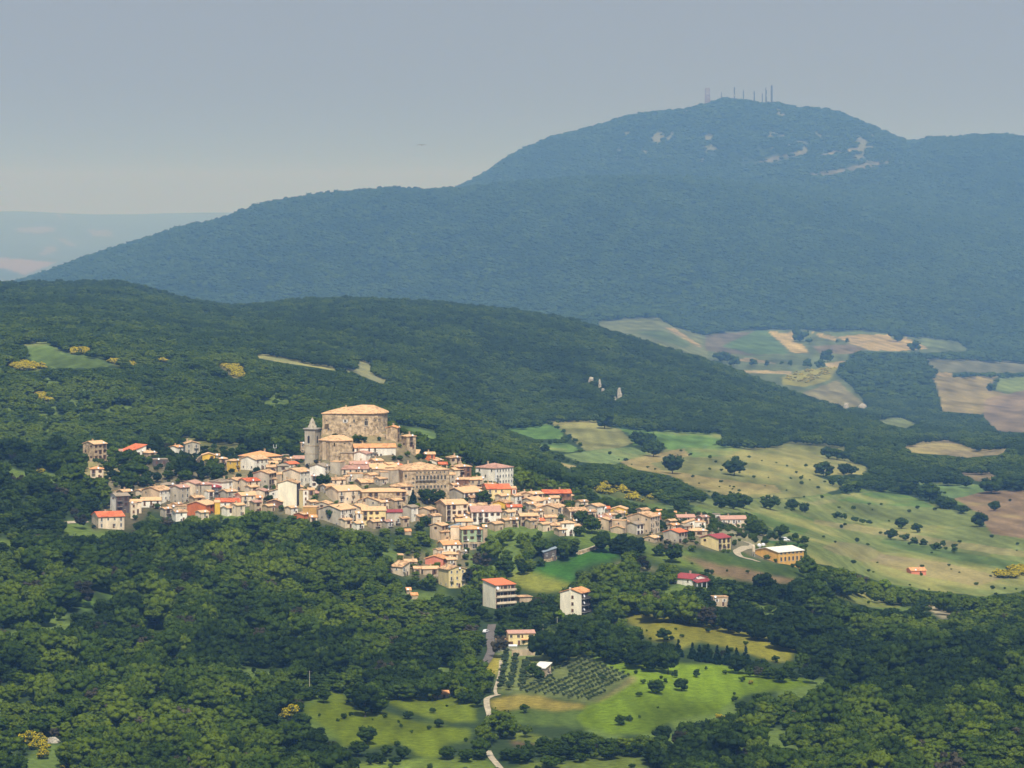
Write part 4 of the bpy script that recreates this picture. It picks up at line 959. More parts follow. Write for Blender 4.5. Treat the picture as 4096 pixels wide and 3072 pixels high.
# apartment block by the road
R_, wr, wl, h = sp('apartment block with a bright red')
for f in range(4):
    for i in range(5):
        pane(R_, 'r', wr*(.12+.19*i), h-1.7-3.0*f, 1.1, 2.0, 2 if i % 2 else 1)
    if f: 
        b = MB(); b.box(0,-1.3,h-2.9-3.0*(f-1)-.15,wr,-.02,h-2.9-3.0*(f-1),0); b.box(0,-1.3,h-2.9-3.0*(f-1)+.003,wr,-1.24,h-2.0-3.0*(f-1),1)
        part('balcony', b.mesh('long_balcony', [MW['c'], MW['c']]), R_)
part('satellite_dish', DISH, R_, (.7,-.5,h-1.6), (math.radians(70),0,0), (2,2,2))
# cream block, its balcony front coloured dark to stand in for shade
R_, wr, wl, h = sp('four-storey cream')
for f in range(4):
    pane(R_, 'l', wl*.42, h-2.2-3.1*f, 1.1, 1.3, 3)
    b = MB(); b.box(.1,-1.5,h-2.9-3.1*f-.15,wr+.2,-.02,h-2.9-3.1*f,0); b.box(.1,-1.5,h-2.9-3.1*f+.003,wr+.2,-1.43,h-2.0-3.1*f,1)
    part('balcony', b.mesh('long_balcony', [M_conc, M_rail]), R_)
    pane(R_, 'r', wr*.3, h-1.6-3.1*f, 1.1, 2.1, 2); pane(R_, 'r', wr*.75, h-1.6-3.1*f, 1.1, 2.1, 0)
    part('satellite_dish', DISH, R_, (.6,-.9,h-1.5-3.1*f), (math.radians(70),0,0), (1.6,1.6,1.6))
b = MB(); b.box(-.35,wl*.48,-2,-.003,wl*.56,h+2.2,0); part('chimney', b.mesh('chimney_stack', [MW['e']]), R_)
# ochre barn
R_, wr, wl, h = sp('big ochre barn')
for i in range(6): pane(R_, 'r', wr*(.11+.155*i), h*.33, 1.3, 2.2, 2); pane(R_, 'r', wr*(.11+.155*i), h-.9, 1.5, .9, 2)
part('door', DOOR, R_, (0, wl*.47, -.1), (0,0,-math.pi/2), (1.6,1,2.6))
# yellow house by the road
R_, wr, wl, h = sp('yellow two-storey house')
for X, Z, w_, t_ in ((.10,h-1.5,1.2,2),(.38,h-1.5,1.3,2),(.53,h-1.5,.7,3),(.84,h-1.5,1.3,2),(.10,1.2,1.6,3),(.82,1.2,1.3,2)): pane(R_, 'r', wr*X, Z, w_, 1.2, t_)
part('door', DOOR, R_, (wr*.40,0,0), (0,0,0), (1.1,1,2.3))
b = MB(); b.box(wr*.48,-1.0,h-3.1,wr+.1,-.02,h-2.9,2); b.slab([(wr+.1,-1.8,h-3.0),(wr+2.3,-1.8,h-3.0),(wr+2.3,1,h-2.7),(wr+.1,1,h-2.7)],.1,2)
for t_ in (.5,.97): b.box(wr*t_-.12,-.95,-.5,wr*t_+.12,-.7,h-3.103,0)
part('balcony', b.mesh('wide_balcony', [M_conc, M_rail, MR['O']]), R_)
# green house: arches of the base
R_, wr, wl, h = sp('pale green house')
b = MB(); b.box(-.3,-.9,-4,wr+.3,-.02,h*.36,0); part('base', b.mesh('stone_base', [MW['s']]), R_)
for X in (.18,.62): part('arch_opening', WIN[2], R_, (wr*X,-.9,h*.17), (0,0,0), (2.6,1,2.4))
# villa porch
R_, wr, wl, h = sp('white villa')
b = MB(); b.slab([(-.5,-3.2,h*.62),(wr+.5,-3.2,h*.62),(wr+.5,-.02,h*.86),(-.5,-.02,h*.86)],.2,0)
for t_ in (0,.33,.66,1): b.box(wr*t_-.15,-3.0,-3,wr*t_+.15,-2.7,h*.60,1)
part('porch', b.mesh('porch', [MR['M'], M_whitep]), R_)
# garage door
R_, wr, wl, h = sp('small garage'); part('garage_door', WIN[3], R_, (wr*.6,0,h*.42), (0,0,0), (2.6,1,2.2))
# ---------------------------------------------------------------- castle, church and bell tower
def prism_building(name, t, px0, pybase, fp, h, ridge, faces, wallm, roofm, flare=None, o=.8, yr=(1900,2080), zdown=6):
    gx, gy, gz = ground(*T(t, px0, pybase), *yr)
    R_ = empty(name, (gx, gy, gz), 0); b = MB(); n = len(fp)
    lv = [(-zdown, 1.5 if flare else 0), (0, flare or 0), (h*.40, 0), (h, 0)] if flare else [(-zdown,0),(h,0)]
    c = np.mean(fp, axis=0)
    ring = []
    for z, ex in lv:
        s = len(b.v)
        for p in fp:
            d = np.array(p)-c; d = d/np.linalg.norm(d); b.v.append((p[0]+d[0]*ex, p[1]+d[1]*ex, z))
        ring.append(s)
    for k in range(len(ring)-1):
        for i in range(n): j = (i+1) % n; b.f.append([ring[k]+i, ring[k]+j, ring[k+1]+j, ring[k+1]+i]); b.m.append(0)
    b.f.append([ring[-1]+i for i in range(n)]); b.m.append(0)
    part('wall', b.mesh('wall', [wallm]), R_)
    r_ = MB()
    for i, p in enumerate(fp):
        d = np.array(p)-c; d = d/np.linalg.norm(d); r_.v.append((p[0]+d[0]*o, p[1]+d[1]*o, h+.02))
    for p in ridge: r_.v.append(tuple(p))
    for i, p in enumerate(fp):
        d = np.array(p)-c; d = d/np.linalg.norm(d); r_.v.append((p[0]+d[0]*o, p[1]+d[1]*o, h-.35))
    for f in faces: r_.f.append(f); r_.m.append(0)
    m = n+len(ridge)
    for i in range(n): j = (i+1) % n; r_.f.append([m+i, m+j, j, i]); r_.m.append(0)
    ro = part('roof', r_.mesh('roof', [roofm]), R_)
    KEEP.append((gx+c[0], gy+c[1], 20)); return R_, ro, (gx, gy, gz)
fpc = [(0,0),(14,-1.0),(27,-.6),(30,.8),(33,5),(35,12),(34.5,23),(3,25)]
cas, ro, cpos = prism_building('castle', 'B', 915, 500, fpc, 11.6, [(9,12,13.8),(12.5,12,14.7),(13,12,14.3),(21,12,15.6),(27.5,12,15.4)],
   [[0,1,9,8],[1,10,9],[1,2,11,10],[2,3,12,11],[3,4,12],[4,5,12],[5,6,12],[6,7,8,9,10,11,12],[7,0,8]], MW['s'], MR['T'], flare=.55)
tag(cas, 'massive stone castle with few openings and a low hipped tan roof, crowning the village', 'castle'); cas['c'] = 1
def cw(px, py, w_, h_, typ=2, y=-1.15):
    X = (px-915)/23.07; i = 0
    while i < 4 and X > fpc[i+1][0]: i += 1
    (x0, y0), (x1, y1) = fpc[i], fpc[i+1]; t = (X-x0)/(x1-x0); ang = math.atan2(y1-y0, x1-x0)
    part('window', WIN[typ], cas, (X, y0+(y1-y0)*t-.03, (500-py)/23.07), (0,0,ang), (w_, 1.3, h_))
for a in ((970,320,.8,.7),(1203,328,1.3,1.6,4),(1313,325,1.0,1.5,2),(1465,355,2.0,2.6,2),(1465,310,1.2,1.0,2),(995,432,.9,1.5),(1213,445,.8,1.7),(1450,435,.6,1.7),(1270,388,.8,.8),(1605,425,.7,1.6),(1680,340,1.1,2.6),(1620,315,.7,1.3),(1660,275,.5,.6),(1700,270,.5,.8),(1168,255,.5,.6),(1300,275,.6,.6),(1423,320,.4,.4),(1290,420,.3,.3),(1315,415,.3,.3),(1350,418,.3,.3),(1640,330,.4,.5),(1585,320,.6,1.4,2),(1563,300,.5,1.0,2)): cw(*a)
b = MB(); X = (970-915)/23.07; b.box(X-1.2,-1.6,5.0,X+1.2,-.5,5.9,0); b.box(X-1.1,-1.62,5.15,X+1.1,-1.601,5.7,1); part('balcony', b.mesh('stone_balcony', [MW['s'], M_void]), cas)
part('chimney', CHIM, ro, (12.4,11,14.6), (0,0,0), (1,1,.7))
# terrace walls under the castle
def wallrun(name, pts, h0, th, m, label, cat='wall', group=None, base=0, drop=3.0):
    """pts: world (x, y, z of the top)"""
    b = MB(); s = []
    P = [Vector(p) for p in pts]; n = len(P)
    for i, p in enumerate(P):
        d = (P[min(i+1,n-1)]-P[max(i-1,0)]); d.z = 0; d.normalize(); nrm = Vector((d.y, -d.x, 0))*th/2
        z0 = p.z-h0
        b.v += [tuple(p+nrm), tuple(p-nrm), (p.x-nrm.x, p.y-nrm.y, z0-drop), (p.x+nrm.x, p.y+nrm.y, z0-drop)]
    for i in range(n-1):
        a = i*4; c = a+4
        for q in range(4): b.f.append([a+q, a+(q+1)%4, c+(q+1)%4, c+q]); b.m.append(0)
    b.f.append([3,2,1,0]); b.f.append([n*4-4,n*4-3,n*4-2,n*4-1]); b.m += [0,0]
    o = b.build(name, [m]); return tag(o, label, cat, group)
gx, gy, gz = cpos
wallrun('terrace_wall', [(gx+9,gy-3,gz+.5),(gx+16,gy-5.2,gz+.4),(gx+24,gy-5.4,gz+.6),(gx+29,gy-4,gz+.6)], 4.5, .9, MW['s'], 'low curved stone terrace wall at the foot of the castle', drop=2)
wallrun('terrace_wall', [(gx+29.5,gy-6,gz+1.6),(gx+34,gy-7,gz+.5),(gx+40,gy-6,gz-1.0),(gx+44,gy-4,gz-2.2)], 7, 3.5, MW['s'], 'high rough stone retaining wall beside the castle, with a dark opening')
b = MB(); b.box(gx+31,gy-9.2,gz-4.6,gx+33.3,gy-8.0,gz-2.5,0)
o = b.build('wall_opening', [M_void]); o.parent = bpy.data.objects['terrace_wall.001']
# bell tower
def T2W(t, px, py, yr=(1900,2080)): return ground(*T(t, px, py), *yr)
gx, gy, gz = T2W('B', 822, 850); TW = empty('bell_tower', (gx, gy, gz), math.radians(68)); s_ = FPX/gy*3.16
wl = (822-688)/s_/math.sin(math.radians(68)); wr = wl; h = (850-445)/s_
b = MB(); b.box(0,0,-5,wr,wl,h,0); b.box(-.12,-.12,h*.50,wr+.12,wl+.12,h*.50+.35,1); b.box(-.1,-.1,h*.25,wr+.1,wl+.1,h*.25+.25,1); part('wall', b.mesh('wall', [MW['g'], MW['s']]), TW)
b = MB(); b.box(-.7,-.7,h+.45,wr+.7,wl+.7,h+.95,0); b.box(-.35,-.35,h+.003,wr+.35,wl+.35,h+.447,1); part('cornice', b.mesh('cornice', [M_conc, MW['t']]), TW)
b = MB(); b.lathe([(2.5,h+.953),(2.35,h+1.7),(1.7,h+3.2),(1.35,h+4.3),(.75,h+5.6),(.22,h+6.3),(.1,h+6.9)], 8, 0, (wr/2, wl/2, 0)); so = part('spire', b.mesh('spire', [MW['g']]), TW)
for q in range(4): 
    for zz, rr in ((2.0,2.1),(4.2,1.2)): part('dormer', WIN[2], so, (wr/2+rr*math.cos(q*1.571+.6), wl/2+rr*math.sin(q*1.571+.6), h+zz), (0,0,q*1.571+.6+1.571), (.4,3,.6))
b = MB(); c_ = (wr/2, wl/2); b.bar((*c_,h+6.8),(*c_,h+8.6),.07); b.bar((c_[0],c_[1]-.5,h+8.0),(c_[0],c_[1]+.5,h+8.0),.06); part('cross', b.mesh('cross', [M_rail]), so)
def arch(w_, hh):
    b = MB(); pts = [(-w_/2,0),(w_/2,0),(w_/2,hh)]+[(w_/2*math.cos(a), hh+w_/2*math.sin(a)) for a in np.linspace(.3,math.pi-.3,6)]+[(-w_/2,hh)]
    n = len(pts); b.v = [(x,-.06,z) for x, z in pts]+[(x,.02,z) for x, z in pts]; b.f = [list(range(n))]+[[i,(i+1)%n,n+(i+1)%n,n+i] for i in range(n)]; b.m = [0]*(n+1); return b.mesh('arch_opening', [M_void])
AR = arch(1.3, 3.4)
part('arch_opening', AR, TW, (0, wl*.62, h*.59), (0,0,-math.pi/2)); part('arch_opening', AR, TW, (wr*.45, 0, h*.59)); part('arch_opening', AR, TW, (wr, wl/2, h*.59), (0,0,math.pi/2))
tag(TW, 'square grey bell tower with an octagonal spire and cross, in front of the castle', 'bell tower'); KEEP.append((gx, gy, 8))
# church
ch, ro, cp = prism_building('church', 'B', 1012, 842, [(0,0),(5.4,-.2),(11.6,5.5),(10.5,17),(-4,18),(-6.4,8)], 11.1, [(0,9,13.4),(6.5,9,13.6)],
   [[0,1,7,6],[1,2,7],[2,3,7],[3,4,6,7],[4,5,6],[5,0,6]], MW['s'], MR['T'], o=.5)
tag(ch, 'stone church with a tan roof and a many-sided nave beside the bell tower', 'church')
part('window', AR, ch, (2.3,-.1,8.0), (0,0,-.03), (.55,1,.5)); part('window', AR, ch, (-3.4,4.3,6.5), (0,0,-.9), (.6,1,.6))
for t_ in (.35,.75): part('window', WIN[2], ch, (5.4+6.2*t_, -.2+5.7*t_-.02, 9.6), (0,0,.745), (1.2,1,.5))
b = MB(); b.box(5.6,-3.2,-5,12.4,4.0,4.6,0); b.box(5.3,-3.5,4.603,12.7,4.0,5.0,1); part('apse', b.mesh('apse', [MW['s'], MR['D']]), ch)
b = MB(); b.box(-4.2,2.2,-5,-2.2,4.5,10.2,0); part('buttress', b.mesh('buttress', [MW['t']]), ch, (0,0,0), (0,0,0))
# ---------------------------------------------------------------- silos, masts, poles, vehicles, walls, roads
def silo(tx, top, bot, wpx, m, label, grp=None):
    gx, gy, gz = ground(*T('F', tx, bot), 1700, 2200); s_ = FPX/gy*2.765; r_ = wpx/2/s_; h = (bot-top)/s_
    R_ = empty('silo', (gx, gy, gz)); tag(R_, label, 'silo', grp)
    b = MB(); b.lathe([(r_*.25,1.2),(r_,2.4),(r_,h*.86)], 20); part('barrel', b.mesh('barrel', [m]), R_)
    b = MB(); b.lathe([(r_*1.02,h*.863),(r_*.6,h*.95),(r_*.2,h)], 20); part('cap', b.mesh('cap', [m]), R_)
    b = MB()
    for k in range(4): t = k*1.571+.5; b.bar((r_*.9*math.cos(t), r_*.9*math.sin(t), -1), (r_*.9*math.cos(t), r_*.9*math.sin(t), h*.6), .08)
    part('leg_frame', b.mesh('leg_frame', [M_metal]), R_); KEEP.append((gx, gy, 3.5))
silo(1208, 618, 700, 46, M_whitep, 'white metal silo between the beige silo and its white twin', 'silos beside the ochre barn'); silo(1252, 614, 696, 46, M_whitep, 'white metal silo nearest the pale barn roof', 'silos beside the ochre barn')
silo(1146, 632, 760, 36, MW['c'], 'tall beige silo at the corner of the ochre barn', 'silos beside the ochre barn')
def mast(tx, top, bot, wpx, label, tower=False, dishes=()):
    px, py = T('M', tx, bot); gx, gy, gz = ground(px, py+4, 7100, 7560); s_ = FPX/gy*6.144; h = (bot-top)/s_; w_ = wpx/s_
    zt = (HZ-T('M', tx, top)[1])/FPX*gy; h = zt-gz
    R_ = empty('radio_mast', (gx, gy, gz)); tag(R_, label, 'radio mast', 'masts on the mountain summit')
    b = MB(); hw = w_/2; n = max(4, int(h/(w_*1.2))) if not tower else 7
    for sx in (-1,1):
        for sy in (-1,1): b.bar((sx*hw,sy*hw,-2), (sx*hw*.8,sy*hw*.8,h), 1.25 if not tower else 1.5)
    for k in range(n):
        z0 = h*k/n; z1 = h*(k+1)/n; f0 = 1-.2*k/n; f1 = 1-.2*(k+1)/n
        for sy in (-1,1): b.bar((-hw*f0,sy*hw*f0,z0), (hw*f1,sy*hw*f1,z1), .8); b.bar((hw*f0,sy*hw*f0,z0), (-hw*f1,sy*hw*f1,z1), .8)
        for sx in (-1,1): b.bar((sx*hw*f0,-hw*f0,z0), (sx*hw*f1,hw*f1,z1), .8)
        b.bar((-hw*f1,-hw*f1,z1),(hw*f1,-hw*f1,z1),.8)
    part('lattice', b.mesh('lattice', [M_rail if not tower else M_red]), R_)
    if tower:
        b = MB()
        for z in (.2,.42,.62,.82): b.box(-hw*1.1,-hw*1.1,h*z,hw*1.1,hw*1.1,h*z+.5,0)
        b.box(-hw*.8,-hw*.8,h*.2+.52,hw*.8,hw*.8,h*.42,0); b.box(-hw*.6,-hw*.6,h*.42+.6,hw*.6,hw*.6,h*.62,0); part('platform', b.mesh('platform', [M_conc]), R_)
        for sx in (-.9,-.3,.4,.9): b = MB(); b.bar((sx*hw,0,h),(sx*hw,0,h+random.uniform(3,8)),.22); part('antenna', b.mesh('antenna', [M_rail]), R_)
    for dx, dz, dr in dishes: part('dish', DISH, R_, (dx*hw, -hw-.5, h*dz), (math.radians(90),0,0), (dr/.45, dr/.45, dr/.45))
mast(308, 200, 560, 120, 'wide reddish-grey lattice tower with white dishes, largest on the summit', True, ((-.2,.72,1.8),(.7,.74,1.9),(.1,.52,2.0),(.6,.5,1.6),(-.6,.6,1.2)))
mast(652, 300, 420, 8, 'tiny thin mast over the summit trees')
mast(968, 175, 440, 16, 'slender mast with white drums low on its stem', False, ((0,.42,2.2),(0,.12,2.2)))
mast(1190, 250, 545, 11, 'thin plain mast on the bare saddle')
mast(1455, 280, 530, 20, 'short lattice mast between the plain mast and the tall pair')
mast(1655, 330, 535, 10, 'faint thin mast just before the tall pair')
mast(1748, 190, 535, 26, 'tall lattice mast with two white dishes', False, ((1.0,.93,2.4),(1.0,.58,2.2)))
mast(1885, 130, 535, 34, 'tallest lattice mast, last of the summit row')
for tx, ty, w_, lab in ((430,625,60,'small white hut below the summit lattice tower'),(320,520,60,'pale equipment hut at the foot of the summit lattice tower')):
    gx, gy, gz = ground(*T('M', tx, ty+20), 7000, 7600); R_ = empty('hut', (gx, gy, gz), .3); s_ = w_/6.144/FPX*gy
    b = MB(); b.box(0,0,-3,s_,s_*.8,7.5,0); part('wall', b.mesh('wall', [MW['w']]), R_); b = MB(); b.slab([(-.4,-.4,7.6),(s_+.4,-.4,7.6),(s_+.4,s_*.8+.4,9),(-.4,s_*.8+.4,9)],.3,0); part('roof', b.mesh('roof', [MR['W']]), R_)
    tag(R_, lab, 'hut'); KEEP.append((gx+3, gy-10, 16))
def pole(t, tx, top, bot, label, arm=True, yr=(1250,2150), nm='utility_pole'):
    gx, gy, gz = ground(*T(t, tx, bot), *yr); zt = (HZ-T(t, tx, top)[1])/FPX*gy; h = zt-gz
    R_ = empty(nm, (gx, gy, gz)); tag(R_, label, nm.replace('_', ' ')); b = MB(); b.lathe([(.16,-1),(.1,h)], 8); part('post', b.mesh('post', [M_conc]), R_)
    if arm: b = MB(); b.bar((-.9,0,h-.4),(.9,0,h-.4),.06); b.bar((-.8,0,h-.4),(-.8,0,h-.1),.05); b.bar((.8,0,h-.4),(.8,0,h-.1),.05); part('crossarm', b.mesh('crossarm', [M_rail]), R_)
    return R_, h
pole('Q', 1098, 555, 660, 'pale utility pole rising from the middle of the wooded slope'); pole('Q', 2005, 1028, 1180, 'pale utility pole at the upper edge of the lower meadow')
pole('G', 1160, 238, 320, 'thin pole on the grassy bank behind the yellow roadside house', False); pole('G', 1300, 165, 270, 'thin pole below the cream four-storey block', False)
R_, h = pole('B', 315, 665, 800, 'street lamp with a forked top beside the orange hipped roof', False, (1900,2100), 'street_lamp')
b = MB(); b.bar((-.8,0,h-.2),(.8,0,h-.2),.12); b.bar((-.8,0,h-.2),(-.8,0,h+1.8),.12); b.bar((.8,0,h-.2),(.8,0,h+1.8),.12); part('lamp_head', b.mesh('lamp_head', [M_whitep]), R_)
def car(t, tx, ty, rz, label, m, van=False, yr=(1250,2150)):
    gx, gy, gz = ground(*T(t, tx, ty), *yr); R_ = empty('van' if van else 'car', (gx, gy, gz+.25), rz); tag(R_, label, 'van' if van else 'car')
    Lc, W_, H1 = (5.2,1.95,1.1) if van else (4.2,1.7,.78); b = MB()
    prof = [(-Lc/2,.3),(-Lc/2,H1*.95),(-Lc/2+.15,H1),(Lc*.28,H1),(Lc/2-.1,H1*.8),(Lc/2,.35)] ; cab = [(-Lc/2+.1,H1),(-Lc/2+.35,H1+.62+.5*van),(Lc*.1,H1+.62+.5*van),(Lc*.29,H1)]
    for pr, w2, mi in ((prof,W_/2,0),(cab,W_/2-.12,0)):
        n = len(pr); s0 = len(b.v); b.v += [(x,-w2,z) for x,z in pr]+[(x,w2,z) for x,z in pr]; b.f += [[s0+i for i in range(n)],[s0+n+i for i in reversed(range(n))]]+[[s0+i,s0+n+i,s0+n+(i+1)%n,s0+(i+1)%n] for i in range(n)]; b.m += [mi]*(n+2)
    part('body', b.mesh('body', [m]), R_)
    b = MB()
    for sy in (-1,1): y_ = sy*(W_/2-.115); b.poly([(-Lc/2+.35,y_,H1+.08),(Lc*.22,y_,H1+.08),(Lc*.09,y_,H1+.5),(-Lc/2+.45,y_,H1+.5)],0)
    b.poly([(Lc*.275,-.65,H1+.07),(Lc*.275,.65,H1+.07),(Lc*.125,.62,H1+.55),(Lc*.125,-.62,H1+.55)],0); part('side_glass', b.mesh('glass', [M_glass]), R_)
    for sx in (-.32,.31):
        for sy in (-1,1): b = MB(); b.bar((0,-.11,0),(0,.11,0),.33,n=14); part('wheel', b.mesh('wheel', [M_rub]), R_, (sx*Lc, sy*(W_/2-.05), .3))
    KEEP.append((gx, gy-3, 6))
car('E', 1110, 545, .15, 'white car parked on the lane below the coral house', M_whitep)
car('A', 145, 598, .3, 'white van parked beside the trees at the upper village end', M_whitep, True)
car('F', 1495, 596, -.1, 'white van parked on the grass behind the ochre barn', M_whitep, True, (1800,2200))
car('K', 1960, 668, .2, 'white van parked among the houses at the village end', M_whitep, True)
car('E', 1228, 1195, 1.2, 'white car in the shade at the bend of the road', M_whitep)
def ribbon(name, t, pts, wpx, m, yr=(1250,2150), lift=.25):
    P = []
    for tx, ty in pts: P.append(ground(*T(t, tx, ty), *yr))
    P = np.array(P); seg = np.hypot(*np.diff(P[:,:2], axis=0).T); s = np.concatenate([[0], np.cumsum(seg)]); n = max(4, int(s[-1]/2.0)); q = np.linspace(0, s[-1], n)
    x = pchip(s, P[:,0], q); y = pchip(s, P[:,1], q); dx = np.gradient(x); dy = np.gradient(y); l_ = np.hypot(dx, dy); hw = wpx/2
    b = MB(); cr = (-1,-.5,0,.5,1)
    for i in range(n):
        for c_ in cr: X = x[i]+dy[i]/l_[i]*hw*c_; Y = y[i]-dx[i]/l_[i]*hw*c_; b.v.append((X, Y, float(Hgt(X, Y))+lift))
    for i in range(n-1):
        for k in range(4): a = i*5+k; b.f.append([a, a+1, a+6, a+5]); b.m.append(0)
    o = b.build(name, [m]); tag(o, kind='structure')
    for i in range(0, n, 2): KEEP.append((x[i], y[i], hw+2.5))
    if t == 'G' and name == 'path':
        for i in range(n):
            a, c_ = proj(x[i], y[i], float(Hgt(x[i], y[i]))); e = hw/y[i]*FPX/1.85172; PROTECT.append((a-e*.8, a+e*.8, c_-5, c_+3, y[i]+1))
    return o
ribbon('road', 'G', [(660,245),(650,290),(640,360),(645,430),(655,480),(620,580),(560,660),(490,740),(450,800)], 3.8, M_asph)
ribbon('path', 'G', [(735,935),(660,950),(605,985),(608,1040),(625,1100),(640,1170),(645,1240)], 2.4, M_track)
ribbon('path', 'G', [(620,1490),(650,1550),(700,1610),(745,1665)], 2.4, M_track)
ribbon('path', 'G', [(745,600),(740,700),(715,800),(690,900),(700,935)], 1.4, M_track)
ribbon('road', 'Q', [(190,100),(300,88),(420,72),(560,62)], 4.5, M_track, (1600,2150))
ribbon('track', 'F', [(1040,600),(1090,618),(1140,640),(1130,664),(1060,668),(1000,690),(960,722),(985,755),(1040,782),(1130,800),(1200,825)], 4.0, M_track, (1700,2200))
ribbon('road', 'E', [(990,560),(1080,556),(1175,548)], 4.5, M_conc)
ribbon('road', 'K', [(575,1015),(650,985),(760,950),(870,915)], 4.5, M_track, (1650,2100))
def wallpx(name, t, pts, h0, m, label, yr=(1250,2150)):
    W = [ground(*T(t, a, b_), *yr) for a, b_ in pts]; wallrun(name, [(a, b_, c+h0) for a, b_, c in W], h0, .5, m, label, drop=1.5)
wallpx('retaining_wall', 'K', [(585,1022),(660,1002),(760,968),(865,928)], 1.6, MW['s'], 'pale stone wall along the village road above the green field')
wallpx('retaining_wall', 'K', [(200,1105),(280,1095),(350,1070)], 1.3, MW['s'], 'low stone wall under the dark shed with the blue-grey roof')
wallpx('retaining_wall', 'G', [(855,548),(930,548),(1080,545)], 2.6, MW['t'], 'tan wall below the yard of the yellow roadside house')
wallpx('retaining_wall', 'A', [(1480,790),(1520,730),(1560,700)], 4.5, MW['s'], 'high rubble wall on the slope under the grey gable-fronted house')
# white canopies below the yellow house
for a, b_, w_, lab in ((740,498,36,'small white canopy beside the road, nearest the asphalt'),(865,500,84,'long white canopy on the wall below the yellow roadside house')):
    gx, gy, gz = ground(*T('G', a, b_)); s_ = FPX/gy*2.4578; R_ = empty('canopy', (gx, gy, gz)); tag(R_, lab, 'canopy'); q = w_/s_/2
    b = MB(); b.slab([(-q,-1.4,2.2),(q,-1.4,2.2),(q,1.4,2.6),(-q,1.4,2.6)],.12,0); part('cover', b.mesh('cover', [M_whitep]), R_)
    b = MB(); [b.bar((sx*q*.9,sy*1.2,-1),(sx*q*.9,sy*1.2,2.15),.07) for sx in (-1,1) for sy in (-1,1)]; part('frame', b.mesh('frame', [M_metal]), R_); KEEP.append((gx, gy-3, 6))
# rocks
def rock(t, tx, ty, w_, h_, label, yr, grp=None, tall=.5):
    gx, gy, gz = ground(*T(t, tx, ty), *yr); s_ = FPX/gy*TL[t][2]; v, f = ico(3); r = np.random.default_rng(int(tx*3+ty)); W_ = w_/s_/2; H_ = h_/s_
    PROTECT.append(((T(t,tx,ty)[0]-w_/TL[t][2]/2)/1.85172, (T(t,tx,ty)[0]+w_/TL[t][2]/2)/1.85172, (T(t,tx,ty)[1]-h_/TL[t][2])/1.85172, T(t,tx,ty)[1]/1.85172, gy))
    n = fbm(v[:,0]*2+tx, v[:,1]*2+v[:,2]*3, int(ty), 3); vv = v*(.55+.8*n)[:,None]*np.array((W_, W_*.5, H_*tall*1.6))
    me = bpy.data.meshes.new('rock'); me.from_pydata(vv.tolist(), [], f.tolist()); me.materials.append(M_rock); o = link(bpy.data.objects.new('rock', me)); o.location = (gx, gy, gz+H_*.15); tag(o, label, 'rock', grp); KEEP.append((gx, gy-4, W_+3)); return o
rock('Q', 345, 1495, 80, 40, 'grey limestone slab beside the broom thicket', (1250,1700)); rock('Q', 870, 1612, 80, 30, 'pale limestone outcrop in the lower woods', (1250,1700))
for a, b_, w_, h_, lab in ((1040,60,40,40,'uppermost pale crag of the scree in the forest'),(1105,95,24,52,'narrow upright crag in the middle of the scree'),(1130,130,36,26,'small crag just under the upright one'),(1250,175,38,66,'largest bright crag at the foot of the scree'),(1215,190,26,24,'grey broken crag beside the largest bright one')): rock('V', a, b_, w_, h_, lab, (2600,3350), 'crags in the forest scree', .7)
rock('R', 1062, 712, 44, 40, 'white rock face at the foot of the broom hill', (3500,4500), None, .7); rock('R', 1165, 700, 60, 30, 'low grey rock beside the white rock face', (3500,4500))
# birds
for t, (px, py), d, sz, lab in ((0,(1897.5,247),420,.28,'small dark bird high in the middle of the sky'),(1,(1687,580),700,1.0,'faint grey bird with spread wings over the ridge')):
    R_ = bpy.data.objects.new('bird', None); x = (px-2048)/FPX*d; z = (HZ-py)/FPX*d
    v = []; f = []; b = MB(); b.lathe([(.02,-.5),(.09,-.2),(.11,.1),(.05,.4),(.01,.5)], 8); b.v = [(q[0], q[2], q[1]) for q in b.v]
    for sx in (-1,1): b.slab([(0,-.15,.02),(sx*.5,-.2,.16),(sx*1.0,.05,-.1),(sx*.5,.12,.14),(0,.15,.02)] if sx > 0 else [(0,.15,.02),(sx*.5,.12,.14),(sx*1.0,.05,-.1),(sx*.5,-.2,.16),(0,-.15,.02)], .02, 0)
    o = b.build('bird', [M_rail]); o.location = (x, d, z); o.scale = (sz,)*3; tag(o, lab, 'bird')
# ---------------------------------------------------------------- single trees and shrubs
LANDM = [('the castle',1415,1700),('the bell tower',1245,1770),('the church',1340,1830),('the long stone palace',1690,1910),('the white palazzo',1975,1900),('the pale green house',1885,2140),
 ('the bright orange house',800,2040),('the coral house',1737,2245),('the big orange hipped roof',1035,1815),('the big ochre barn',3120,2235),('the maroon-roofed farm building',2870,2170),
 ('the yellow roadside house',2090,2555),('the red-roofed apartment block',1995,2385),('the cream four-storey block',2300,2410),('the red-roofed barn',2230,1970),('the white villa',2770,2330),
 ('the tall bright cream house',1150,1975),('the stepped red roof',530,1765),('the wide stone mansion',1535,1990),('the coral house',1737,2245),('the orange-pink isolated house',3670,2285),('the white rock face',3385,1640),
 ('the golden gabled house',2475,2040),('the farmhouse with the pinkish roof',2935,2065),('the orchard shed',2165,2670)]
ORD = ['', 'second ', 'third ', 'fourth ', 'fifth ', 'sixth ', 'seventh ', 'eighth ', 'ninth ', 'tenth ', 'eleventh ', 'twelfth ', 'thirteenth ', 'fourteenth ', 'fifteenth ', 'sixteenth ', 'seventeenth ', 'eighteenth ', 'nineteenth ', 'twentieth ']
